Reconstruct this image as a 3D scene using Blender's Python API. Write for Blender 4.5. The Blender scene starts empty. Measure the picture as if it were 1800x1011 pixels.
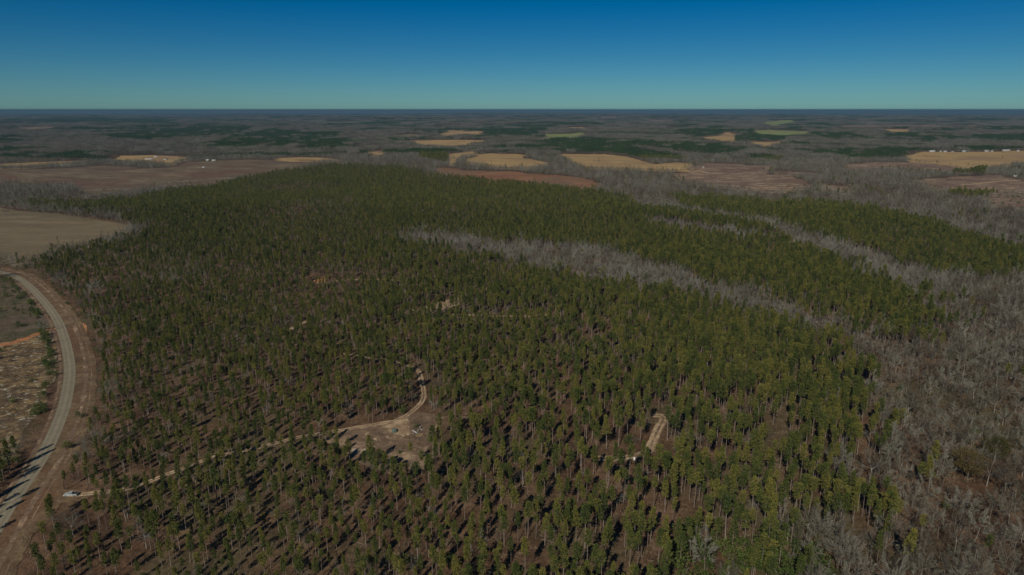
import bpy, math, random
import numpy as np
from mathutils import Vector, Matrix
from mathutils.geometry import delaunay_2d_cdt

R = math.radians
random.seed(7)
rng = np.random.default_rng(11)
scene = bpy.context.scene
C = scene.collection

# ------------------------------------------------------------------ camera, sky, sun, exposure
CAM_H = 170.0
PITCH = R(14.62)
SUN_EL, SUN_AZ = R(36), R(21)          # light travels towards +Y turned 21 deg to the right
cd = bpy.data.cameras.new('camera'); cam = bpy.data.objects.new('camera', cd); C.objects.link(cam)
cd.lens = 24; cd.sensor_width = 36; cd.clip_start = 1; cd.clip_end = 200000
cam.location = (0, 0, CAM_H); cam.rotation_euler = (R(90) - PITCH, 0, 0)
scene.camera = cam

world = bpy.data.worlds.new('World'); scene.world = world; world.use_nodes = True
wn = world.node_tree; bg = wn.nodes['Background']
sky = wn.nodes.new('ShaderNodeTexSky'); sky.sky_type = 'NISHITA'; sky.sun_disc = False
sky.sun_elevation = SUN_EL; sky.sun_rotation = R(180) + SUN_AZ
sky.altitude = 200; sky.air_density = 0.7; sky.dust_density = 0.3; sky.ozone_density = 5.0
tint = wn.nodes.new('ShaderNodeMix'); tint.data_type = 'RGBA'; tint.blend_type = 'MULTIPLY'
tint.inputs['Factor'].default_value = 1.0; tint.inputs[7].default_value = (0.571, 0.87, 0.855, 1)
hsv = wn.nodes.new('ShaderNodeHueSaturation'); hsv.inputs['Saturation'].default_value = 1.45
wn.links.new(sky.outputs[0], hsv.inputs['Color']); wn.links.new(hsv.outputs[0], tint.inputs[6]); wn.links.new(tint.outputs[2], bg.inputs[0])
bg.inputs[1].default_value = 0.047

sd = bpy.data.lights.new('sun', 'SUN'); sun = bpy.data.objects.new('sun', sd); C.objects.link(sun)
sd.energy = 3.4; sd.angle = R(0.5); sd.color = (1.0, 0.93, 0.82)
sun.rotation_euler = (R(90) - SUN_EL, 0, -SUN_AZ)

vs = scene.view_settings
vs.view_transform = 'Standard'; vs.look = 'None'; vs.exposure = 0.0; vs.gamma = 1; vs.use_curve_mapping = False
scene.cycles.max_bounces = 4; scene.cycles.diffuse_bounces = 2; scene.cycles.volume_bounces = 0
scene.cycles.transparent_max_bounces = 4

# ------------------------------------------------------------------ terrain height
def ssum(x, y, waves):
    z = 0
    for A, L, a, p in waves:
        z = z + A * np.sin((x * math.cos(a) + y * math.sin(a)) * 2 * math.pi / L + p)
    return z
NEARW = [(2.6, 620, 0.4, 1.0), (2.0, 430, 1.9, 2.2), (1.0, 290, 2.6, 0.3)]
MIDW = [(4.5, 1500, 0.9, 0.4), (4, 1150, 2.2, 2.0)]
FARW = [(13, 2600, 1.45, 0.8), (9, 3900, 1.9, 2.1), (8, 1900, 1.1, 4.0), (9, 5200, 0.6, 1.2), (6, 1500, 1.7, 5.0)]
def smooth(a, b, t):
    t = np.clip((t - a) / (b - a), 0, 1); return t * t * (3 - 2 * t)
def hgt(x, y):
    x = np.asarray(x, float); y = np.asarray(y, float)
    d = np.sqrt(x * x + y * y)
    z = ssum(x, y, NEARW) + ssum(x, y, MIDW) * smooth(500, 1500, d)
    z = z + (ssum(x, y, FARW) + 8) * smooth(2600, 7000, d) * (0.7 + 0.75 * smooth(7000, 20000, d))
    z = z + 14 * np.exp(-(((x + 380) / 900) ** 2 + ((y - 2000) / 420) ** 2))
    z = z - 5 * np.exp(-((y - (900 - 0.55 * (x - 200))) / 120) ** 2) * smooth(-100, 150, x) * (1 - smooth(1500, 2500, d))
    z = z + (14 * np.sin(x / 2900 + 1) + 9 * np.sin(x / 1300 + y / 9000)) * smooth(14000, 24000, d)
    return z - d * d / (2 * 7.4e6)

F = 1200.0
fwd = np.array([0, math.cos(PITCH), -math.sin(PITCH)]); upv = np.array([0, math.sin(PITCH), math.cos(PITCH)])
CAMP = np.array([0, 0, CAM_H])
def at(px, py, h=0.0):
    """ground point whose spot h metres above it lies on the sight line through (px, py) of the 1800 px photograph"""
    d = fwd * F + upv * (505.5 - py) + np.array([px - 900.0, 0, 0]); d = d / np.linalg.norm(d)
    t = 100.0
    while t < 60000:
        p = CAMP + d * t
        if p[2] < float(hgt(p[0], p[1])) + h: break
        t *= 1.01
    lo, hi = t / 1.01, t
    for _ in range(22):
        m = (lo + hi) / 2; p = CAMP + d * m
        if p[2] < float(hgt(p[0], p[1])) + h: hi = m
        else: lo = m
    p = CAMP + d * hi
    return (p[0], p[1])
def project(x, y, z):
    v = np.stack([x, y, z - CAM_H], -1)
    dep = v @ fwd
    return 900 + F * v[..., 0] / dep, 505.5 - F * (v @ upv) / dep, dep

def poly(pts, h=0.0):
    return [at(p[0], p[1], p[2] if len(p) > 2 else h) for p in pts]
def inside(P, x, y):
    P = np.asarray(P); n = len(P); r = np.zeros(np.shape(x), bool)
    bx0, by0 = P.min(0); bx1, by1 = P.max(0)
    m = (x >= bx0) & (x <= bx1) & (y >= by0) & (y <= by1)
    if not m.any(): return r
    xs = x[m]; ys = y[m]; rr = np.zeros(xs.shape, bool)
    j = n - 1
    for i in range(n):
        xi, yi = P[i]; xj, yj = P[j]
        if yi != yj:
            c = ((yi > ys) != (yj > ys)) & (xs < (xj - xi) * (ys - yi) / (yj - yi) + xi)
            rr ^= c
        j = i
    r[m] = rr
    return r
def seg_dist(L, x, y):
    d = np.full(np.shape(x), 1e9)
    for (ax, ay), (bx, by) in zip(L[:-1], L[1:]):
        vx, vy = bx - ax, by - ay
        t = np.clip(((x - ax) * vx + (y - ay) * vy) / (vx * vx + vy * vy + 1e-9), 0, 1)
        d = np.minimum(d, np.hypot(x - ax - t * vx, y - ay - t * vy))
    return d
def smoothline(L, k=6):
    P = [np.array(p, float) for p in L]; out = []
    P = [2 * P[0] - P[1]] + P + [2 * P[-1] - P[-2]]
    for i in range(1, len(P) - 2):
        a, b, c, d = P[i - 1:i + 3]
        for s in range(k):
            t = s / k
            out.append(0.5 * ((2 * b) + (c - a) * t + (2 * a - 5 * b + 4 * c - d) * t * t + (3 * b - a - 3 * c + d) * t ** 3))
    out.append(P[-2]); return [tuple(p) for p in out]
_NW = [(random.uniform(0.6, 1.6), random.uniform(0, 6.28), random.uniform(0, 6.28)) for _ in range(14)]
def noise2(x, y, L):
    """smooth pseudo-noise about 0, sd about 1"""
    z = 0
    for f, a, p in _NW:
        z = z + np.sin((x * math.cos(a) + y * math.sin(a)) * 6.283 * f / L + p + 1.7 * np.sin((x * math.sin(a) - y * math.cos(a)) * 3.1 * f / L + 2 * p))
    return z / math.sqrt(7)

# ------------------------------------------------------------------ materials
def mat(name, build):
    m = bpy.data.materials.new(name); m.use_nodes = True
    nt = m.node_tree; b = nt.nodes['Principled BSDF']
    b.inputs['Roughness'].default_value = 0.9; b.inputs['Specular IOR Level'].default_value = 0.15
    build(nt, b); return m
def N(nt, t, **kw):
    n = nt.nodes.new(t)
    for k, v in kw.items():
        if k in n.inputs: n.inputs[k].default_value = v
        else: setattr(n, k, v)
    return n
def ramp(nt, src, stops):
    r = nt.nodes.new('ShaderNodeValToRGB'); e = r.color_ramp.elements
    while len(e) < len(stops): e.new(0.5)
    for i, (p, c) in enumerate(stops):
        e[i].position = p; e[i].color = (*c, 1)
    nt.links.new(src, r.inputs[0]); return r.outputs[0]
def mix(nt, fac, a, b, mode='MIX'):
    m = nt.nodes.new('ShaderNodeMix'); m.data_type = 'RGBA'; m.blend_type = mode
    for s, i in ((fac, 0), (a, 6), (b, 7)):
        if isinstance(s, (int, float)): m.inputs[i].default_value = s
        elif isinstance(s, tuple): m.inputs[i].default_value = (*s, 1)
        else: nt.links.new(s, m.inputs[i])
    return m.outputs[2]
def pos_noise(nt, scale, detail=4, rough=0.6, stretch=None, rot=0):
    g = nt.nodes.new('ShaderNodeNewGeometry'); mp = nt.nodes.new('ShaderNodeMapping')
    nt.links.new(g.outputs['Position'], mp.inputs[0])
    if stretch: mp.inputs['Scale'].default_value = stretch
    mp.inputs['Rotation'].default_value = (0, 0, rot)
    n = N(nt, 'ShaderNodeTexNoise', Scale=scale, Detail=detail, Roughness=rough)
    nt.links.new(mp.outputs[0], n.inputs['Vector']); return n.outputs[0]
def ground_mat(name, cols, s1=0.02, s2=0.35, s3=0.006, fine=0.5, stretch=None, rot=0, speck=None):
    """cols: dark, mid, light, patch colour"""
    def f(nt, b):
        a = ramp(nt, pos_noise(nt, s1, 6, 0.65, stretch, rot), [(0.34, cols[0]), (0.5, cols[1]), (0.66, cols[2])])
        p = ramp(nt, pos_noise(nt, s3, 3), [(0.48, (0, 0, 0)), (0.62, (1, 1, 1))])
        c = mix(nt, p, a, cols[3])
        d = ramp(nt, pos_noise(nt, s2, 5, 0.75, stretch, rot), [(0.3, (1 - fine,) * 3), (0.7, (1 + fine,) * 3)])
        c = mix(nt, 1.0, c, d, 'MULTIPLY')
        if speck:
            s = ramp(nt, pos_noise(nt, speck[1], 5, 0.7, speck[3] if len(speck) > 3 else None, 0.7), [(speck[2], (0, 0, 0)), (speck[2] + 0.05, (1, 1, 1))])
            c = mix(nt, s, c, speck[0])
        nt.links.new(c, b.inputs['Base Color'])
        bp = N(nt, 'ShaderNodeBump', Strength=0.5, Distance=0.4)
        nt.links.new(pos_noise(nt, s2 * 1.7, 4, 0.7), bp.inputs['Height']); nt.links.new(bp.outputs[0], b.inputs['Normal'])
    return mat(name, f)
def leaf_mat(name, lo, mid, hi, var=0.45, thin=0.0):
    def f(nt, b):
        oi = nt.nodes.new('ShaderNodeObjectInfo')
        at_ = nt.nodes.new('ShaderNodeAttribute'); at_.attribute_name = 'tint'
        m = N(nt, 'ShaderNodeMath', operation='MULTIPLY_ADD'); m.inputs[1].default_value = 1 - var
        nt.links.new(at_.outputs['Fac'], m.inputs[0])
        m2 = N(nt, 'ShaderNodeMath', operation='MULTIPLY'); m2.inputs[1].default_value = var
        nt.links.new(oi.outputs['Random'], m2.inputs[0]); nt.links.new(m2.outputs[0], m.inputs[2])
        c = ramp(nt, m.outputs[0], [(0.15, lo), (0.5, mid), (0.85, hi)])
        nt.links.new(c, b.inputs['Base Color'])
        if thin:
            tr = nt.nodes.new('ShaderNodeBsdfTranslucent'); nt.links.new(c, tr.inputs['Color']); mx = nt.nodes.new('ShaderNodeMixShader'); mx.inputs[0].default_value = thin
            nt.links.new(b.outputs[0], mx.inputs[1]); nt.links.new(tr.outputs[0], mx.inputs[2]); nt.links.new(mx.outputs[0], nt.nodes['Material Output'].inputs['Surface'])
    return mat(name, f)
M = {}
M['floor'] = ground_mat('forest_floor', [(0.052, 0.031, 0.018), (0.105, 0.059, 0.032), (0.175, 0.108, 0.062), (0.095, 0.074, 0.038)], 0.05, 0.5, 0.012, 0.55,
                        speck=((0.30, 0.25, 0.20), 0.55, 0.69, (1, 0.35, 1)))
M['tan'] = ground_mat('dry_hay', [(0.32, 0.205, 0.085), (0.40, 0.265, 0.11), (0.48, 0.335, 0.15), (0.30, 0.20, 0.10)], 0.01, 0.05, 0.004, 0.15, (1, 4, 1))
M['dull'] = ground_mat('dormant_grass', [(0.15, 0.115, 0.065), (0.19, 0.145, 0.082), (0.23, 0.175, 0.10), (0.15, 0.12, 0.065)], 0.012, 0.09, 0.006, 0.15, (1, 3, 1), 0.5)
M['purple'] = ground_mat('brown_regrowth', [(0.105, 0.074, 0.045), (0.155, 0.112, 0.068), (0.24, 0.185, 0.105), (0.14, 0.084, 0.054)], 0.01, 0.06, 0.004, 0.35, (1, 2.5, 1), 0.2)
M['rust'] = ground_mat('bare_red_soil', [(0.17, 0.082, 0.042), (0.23, 0.11, 0.055), (0.28, 0.165, 0.09), (0.19, 0.12, 0.07)], 0.01, 0.08, 0.005, 0.2, (1, 4, 1))
M['cut'] = ground_mat('cutover_ground', [(0.13, 0.085, 0.056), (0.21, 0.143, 0.092), (0.42, 0.31, 0.19), (0.17, 0.108, 0.073)], 0.03, 0.12, 0.008, 0.45, (1, 3, 1), -0.15, speck=((0.48, 0.37, 0.24), 0.035, 0.62, (1, 3, 1)))
M['green'] = ground_mat('winter_grass', [(0.17, 0.20, 0.06), (0.22, 0.26, 0.08), (0.26, 0.29, 0.10), (0.24, 0.23, 0.09)], 0.01, 0.05, 0.004, 0.1)
M['sand'] = ground_mat('sandy_dirt', [(0.27, 0.185, 0.105), (0.42, 0.30, 0.175), (0.56, 0.42, 0.26), (0.34, 0.23, 0.135)], 0.25, 1.2, 0.1, 0.35)
M['clay'] = ground_mat('orange_clay', [(0.33, 0.14, 0.055), (0.46, 0.20, 0.08), (0.55, 0.30, 0.15), (0.4, 0.2, 0.09)], 0.15, 0.9, 0.08, 0.3)
M['clearing'] = ground_mat('trampled_clearing', [(0.12, 0.08, 0.052), (0.20, 0.135, 0.085), (0.40, 0.28, 0.165), (0.17, 0.115, 0.075)], 0.12, 0.9, 0.07, 0.5, speck=((0.42, 0.33, 0.22), 0.5, 0.66))
M['verge'] = ground_mat('verge_soil', [(0.095, 0.062, 0.034), (0.15, 0.10, 0.055), (0.22, 0.155, 0.082), (0.15, 0.085, 0.045)], 0.09, 0.6, 0.03, 0.45)
M['slash'] = ground_mat('slash_slope', [(0.05, 0.036, 0.02), (0.15, 0.10, 0.05), (0.32, 0.22, 0.095), (0.10, 0.07, 0.045)], 0.16, 0.8, 0.03, 0.75, speck=((0.46, 0.42, 0.30), 0.22, 0.57, (1, 1.6, 1)))
M['brush'] = ground_mat('grassy_brush', [(0.06, 0.06, 0.03), (0.10, 0.085, 0.045), (0.16, 0.115, 0.075), (0.12, 0.085, 0.06)], 0.06, 0.5, 0.03, 0.45)
def f_road(nt, b):
    c = ramp(nt, pos_noise(nt, 0.25, 5), [(0.3, (0.19, 0.165, 0.11)), (0.7, (0.25, 0.215, 0.145))])
    at_ = nt.nodes.new('ShaderNodeAttribute'); at_.attribute_name = 'across'
    w = ramp(nt, at_.outputs['Fac'], [(0.0, (0.78,) * 3), (0.12, (1.15,) * 3), (0.28, (0.92,) * 3), (0.5, (1.2,) * 3), (0.72, (0.9,) * 3), (0.88, (1.1,) * 3)])
    nt.links.new(mix(nt, 1.0, c, w, 'MULTIPLY'), b.inputs['Base Color'])
M['road'] = mat('worn_pavement', f_road)
M['needle'] = leaf_mat('pine_needles', (0.042, 0.064, 0.016), (0.098, 0.115, 0.025), (0.205, 0.18, 0.040), 0.5, 0.12)
M['needle_far'] = leaf_mat('pine_stand_needles', (0.022, 0.046, 0.014), (0.036, 0.066, 0.018), (0.062, 0.084, 0.022))
M['bush'] = leaf_mat('evergreen_leaves', (0.035, 0.055, 0.012), (0.058, 0.085, 0.018), (0.105, 0.12, 0.03), 0.5)
M['oakleaf'] = leaf_mat('olive_brown_leaves', (0.045, 0.05, 0.015), (0.085, 0.072, 0.02), (0.12, 0.08, 0.03))
M['twig'] = leaf_mat('bare_twigs', (0.066, 0.052, 0.035), (0.135, 0.122, 0.089), (0.25, 0.245, 0.19), 0.75)
M['twig_silver'] = leaf_mat('silver_twigs', (0.13, 0.122, 0.095), (0.20, 0.196, 0.158), (0.29, 0.287, 0.24), 0.6)
M['twig_far'] = leaf_mat('bare_wood_twigs', (0.082, 0.07, 0.052), (0.145, 0.13, 0.098), (0.215, 0.205, 0.165))
M['bark'] = leaf_mat('pine_bark', (0.14, 0.105, 0.08), (0.20, 0.155, 0.12), (0.27, 0.22, 0.18))
M['palebark'] = leaf_mat('pale_bark', (0.11, 0.09, 0.066), (0.165, 0.142, 0.11), (0.32, 0.295, 0.25), 0.6)
M['litter'] = leaf_mat('dead_brush', (0.055, 0.06, 0.022), (0.14, 0.095, 0.055), (0.28, 0.21, 0.14), 0.6)
def plain(name, c, rough=0.6, metal=0.0, spec=0.4):
    def f(nt, b):
        n = ramp(nt, pos_noise(nt, 1.3, 4), [(0.3, tuple(v * 0.85 for v in c)), (0.7, c)])
        nt.links.new(n, b.inputs['Base Color']); b.inputs['Roughness'].default_value = rough
        b.inputs['Metallic'].default_value = metal; b.inputs['Specular IOR Level'].default_value = spec
    return mat(name, f)
M['white'] = plain('white_paint', (0.46, 0.46, 0.43), 0.5)
M['offwhite'] = plain('weathered_siding', (0.6, 0.57, 0.5), 0.7)
M['roof_grey'] = plain('grey_roofing', (0.35, 0.36, 0.36), 0.6)
M['roof_white'] = plain('bright_metal_roofing', (0.46, 0.47, 0.46), 0.45)
M['roof_dark'] = plain('dark_roofing', (0.10, 0.085, 0.075), 0.8)
M['glass'] = plain('dark_glass', (0.02, 0.03, 0.03), 0.1, 0, 0.6)
M['rubber'] = plain('black_rubber', (0.02, 0.02, 0.02), 0.9)
M['teal'] = plain('grey_green_fabric', (0.12, 0.16, 0.13), 0.8)
M['carpaint'] = plain('white_car_paint', (0.42, 0.44, 0.41), 0.3, 0, 0.5)

# ------------------------------------------------------------------ mesh helpers
def mesh_np(name, V, Fc, m, tint_=None):
    """V (n,3); Fc list of (k,3|4) arrays; tint_ per vertex"""
    me = bpy.data.meshes.new(name)
    V = np.asarray(V, np.float32).reshape(-1, 3)
    lens = []; idx = []
    for f in Fc:
        f = np.asarray(f, np.int32)
        if len(f): lens.append(np.full(len(f), f.shape[1], np.int32)); idx.append(f.ravel())
    lens = np.concatenate(lens); idx = np.concatenate(idx)
    me.vertices.add(len(V)); me.vertices.foreach_set('co', V.ravel())
    me.loops.add(len(idx)); me.loops.foreach_set('vertex_index', idx)
    me.polygons.add(len(lens)); st = np.concatenate([[0], np.cumsum(lens)[:-1]]).astype(np.int32)
    me.polygons.foreach_set('loop_start', st); me.polygons.foreach_set('loop_total', lens)
    if tint_ is not None:
        a = me.attributes.new('tint', 'FLOAT', 'POINT'); a.data.foreach_set('value', np.asarray(tint_, np.float32))
    me.update(calc_edges=True)
    if m: me.materials.append(m)
    return me
class MB:
    def __init__(s): s.V = []; s.T = []; s.Q = []; s.t = []; s.n = 0
    def add(s, v, t=None, q=None, tint_=0.5):
        v = np.asarray(v, float).reshape(-1, 3)
        if t is not None: s.T.append(np.asarray(t, int) + s.n)
        if q is not None: s.Q.append(np.asarray(q, int) + s.n)
        s.V.append(v); s.t.append(np.full(len(v), tint_)); s.n += len(v)
    def tube(s, P, rad, n=5, tint_=0.5):
        P = [np.asarray(p, float) for p in P]; vs_ = []; qs = []
        for i, p in enumerate(P):
            d = P[min(i + 1, len(P) - 1)] - P[max(i - 1, 0)]; d = d / (np.linalg.norm(d) + 1e-9)
            a = np.cross(d, [0.3, 0.9, 0.1] if abs(d[2]) > 0.7 else [0, 0, 1]); a /= np.linalg.norm(a) + 1e-9; b = np.cross(d, a)
            for k in range(n):
                th = 2 * math.pi * k / n
                vs_.append(p + rad[i] * (a * math.cos(th) + b * math.sin(th)))
        for i in range(len(P) - 1):
            for k in range(n):
                qs.append((i * n + k, i * n + (k + 1) % n, (i + 1) * n + (k + 1) % n, (i + 1) * n + k))
        s.add(vs_, q=qs, tint_=tint_)
    def blades(s, base, dirs, L, W, r, tint_=0.5):
        """thin triangles from base along dirs (arrays)"""
        n = len(base); side = np.cross(dirs, r.normal(size=(n, 3))); side /= np.linalg.norm(side, axis=1)[:, None] + 1e-9
        L = np.broadcast_to(L, (n,))[:, None]; W = np.broadcast_to(W, (n,))[:, None]
        v = np.stack([base, base + dirs * L * 0.55 + side * W, base + dirs * L, base + dirs * L * 0.55 - side * W], 1).reshape(-1, 3)
        q = np.arange(n * 4).reshape(n, 4)
        s.V.append(v); s.Q.append(q + s.n)
        s.t.append(np.repeat(np.broadcast_to(tint_, (n,)), 4)); s.n += n * 4
    def box(s, c, sz, rz=0, tint_=0.5):
        x, y, z = [q / 2 for q in sz]; v = np.array([(i * x, j * y, k * z) for k in (-1, 1) for j in (-1, 1) for i in (-1, 1)])
        ca, sa = math.cos(rz), math.sin(rz); v = np.stack([v[:, 0] * ca - v[:, 1] * sa, v[:, 0] * sa + v[:, 1] * ca, v[:, 2]], 1) + np.array(c)
        s.add(v, q=[(0, 2, 3, 1), (4, 5, 7, 6), (0, 1, 5, 4), (2, 6, 7, 3), (0, 4, 6, 2), (1, 3, 7, 5)], tint_=tint_)
    def mesh(s, name, m):
        F_ = []
        if s.T: F_.append(np.concatenate(s.T))
        if s.Q: F_.append(np.concatenate(s.Q))
        return mesh_np(name, np.concatenate(s.V), F_, m, np.concatenate(s.t))
def link(name, me, parent=None, loc=None, **props):
    o = bpy.data.objects.new(name, me); C.objects.link(o)
    if parent: o.parent = parent
    if loc is not None: o.location = loc
    for k, v in props.items(): o[k] = v
    return o
def empty(name, loc, rz=0, **props):
    o = link(name, None, loc=loc, **props); o.rotation_euler = (0, 0, rz); o.empty_display_size = 0.5; return o

# ------------------------------------------------------------------ terrain sheet
def terrain():
    ang = np.concatenate([np.arange(-60, 60.01, 0.45), np.arange(65, 296, 5.0)])
    ang = np.radians(ang); na = len(ang)
    rad = [12.0]
    while rad[-1] < 62000: rad.append(rad[-1] * 1.024 + 1.0)
    rad = np.array(rad); nr = len(rad)
    A, Rr = np.meshgrid(ang, rad); X = Rr * np.sin(A); Y = Rr * np.cos(A); Z = hgt(X, Y)
    V = np.stack([X, Y, Z], -1).reshape(-1, 3); V = np.vstack([V, [0, 0, float(hgt(0, 0))]])
    i = np.arange(nr - 1)[:, None] * na; j = np.arange(na)[None]; j2 = (j + 1) % na
    Q = np.stack([i + j, i + j2, i + na + j2, i + na + j], -1).reshape(-1, 4)[:, ::-1]
    T = np.stack([np.full(na, len(V) - 1), j2[0], j[0]], -1)[:, ::-1]
    me = mesh_np('ground', V, [T, Q], M['floor']); me.polygons.foreach_set('use_smooth', [True] * len(me.polygons))
    link('ground', me, kind='structure')
terrain()

def lift(x, y, base):
    d = np.hypot(x, y); return hgt(x, y) + base * 0.5 + d * 0.0001 + np.maximum(d - 1000, 0) * 0.0003
def drape(name, P, m, base=0.15, jag=0.0, **props):
    P = np.array(P); d0 = max(60, np.hypot(*P.mean(0))); cell = max(3.0, d0 * 0.012)
    B = []
    for a, b in zip(P, np.roll(P, -1, 0)):
        L = np.hypot(*(b - a)); k = max(1, int(L / cell)); nrm = np.array([-(b - a)[1], (b - a)[0]]) / (L + 1e-9)
        for s in range(k):
            q = a + (b - a) * s / k
            if jag: q = q + nrm * jag * (noise2(q[0] + q[1] * 0.3, q[1], d0 * 0.06) * 0.7 + rng.normal() * 0.25)
            B.append(q)
    x0, y0 = P.min(0); x1, y1 = P.max(0); nx = int((x1 - x0) / cell) + 1; ny = int((y1 - y0) / cell) + 1
    while nx * ny > 9000: cell *= 1.2; nx = int((x1 - x0) / cell) + 1; ny = int((y1 - y0) / cell) + 1
    gx, gy = np.meshgrid(x0 + cell * (np.arange(nx) + 0.37), y0 + cell * (np.arange(ny) + 0.41)); gx = gx.ravel(); gy = gy.ravel()
    m_ = inside(np.array(B), gx, gy); G = np.stack([gx[m_], gy[m_]], 1)
    nb = len(B); pts = [Vector(map(float, p)) for p in B] + [Vector(map(float, p)) for p in G]
    v, e, f, *_ = delaunay_2d_cdt(pts, [(i, (i + 1) % nb) for i in range(nb)], [], 1, 1e-4)
    V = np.array([(p.x, p.y) for p in v]); Z = lift(V[:, 0], V[:, 1], base)
    T = []
    for t in f:
        if len(t) != 3: continue
        a, b, c = V[t[0]], V[t[1]], V[t[2]]
        cr = (b[0] - a[0]) * (c[1] - a[1]) - (b[1] - a[1]) * (c[0] - a[0])
        T.append(t if cr > 0 else t[::-1])
    if not T: return None
    return link(name, mesh_np(name, np.column_stack([V, Z]), [T], m), kind='structure', **props)
def ribbon(name, L, w, m, base, jag=0.0, **props):
    L = [np.array(p) for p in L]; n = len(L); V = []; ac = []
    K = 6
    for i, p in enumerate(L):
        d = L[min(i + 1, n - 1)] - L[max(i - 1, 0)]; d = d / (np.linalg.norm(d) + 1e-9); nr_ = np.array([-d[1], d[0]])
        ww = (w[i] if hasattr(w, '__len__') else w) * (1 + jag * rng.normal())
        for k in range(K + 1):
            q = p + nr_ * ww * (k / K - 0.5); V.append((q[0], q[1], float(lift(q[0], q[1], base)))); ac.append(k / K)
    Q = [(i * (K + 1) + k + 1, i * (K + 1) + k, (i + 1) * (K + 1) + k, (i + 1) * (K + 1) + k + 1) for i in range(n - 1) for k in range(K)]
    me = mesh_np(name, V, [Q], m); a = me.attributes.new('across', 'FLOAT', 'POINT'); a.data.foreach_set('value', np.array(ac, np.float32))
    if me.polygons[0].normal.z < 0: me.flip_normals()
    return link(name, me, kind='structure', **props)

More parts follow.
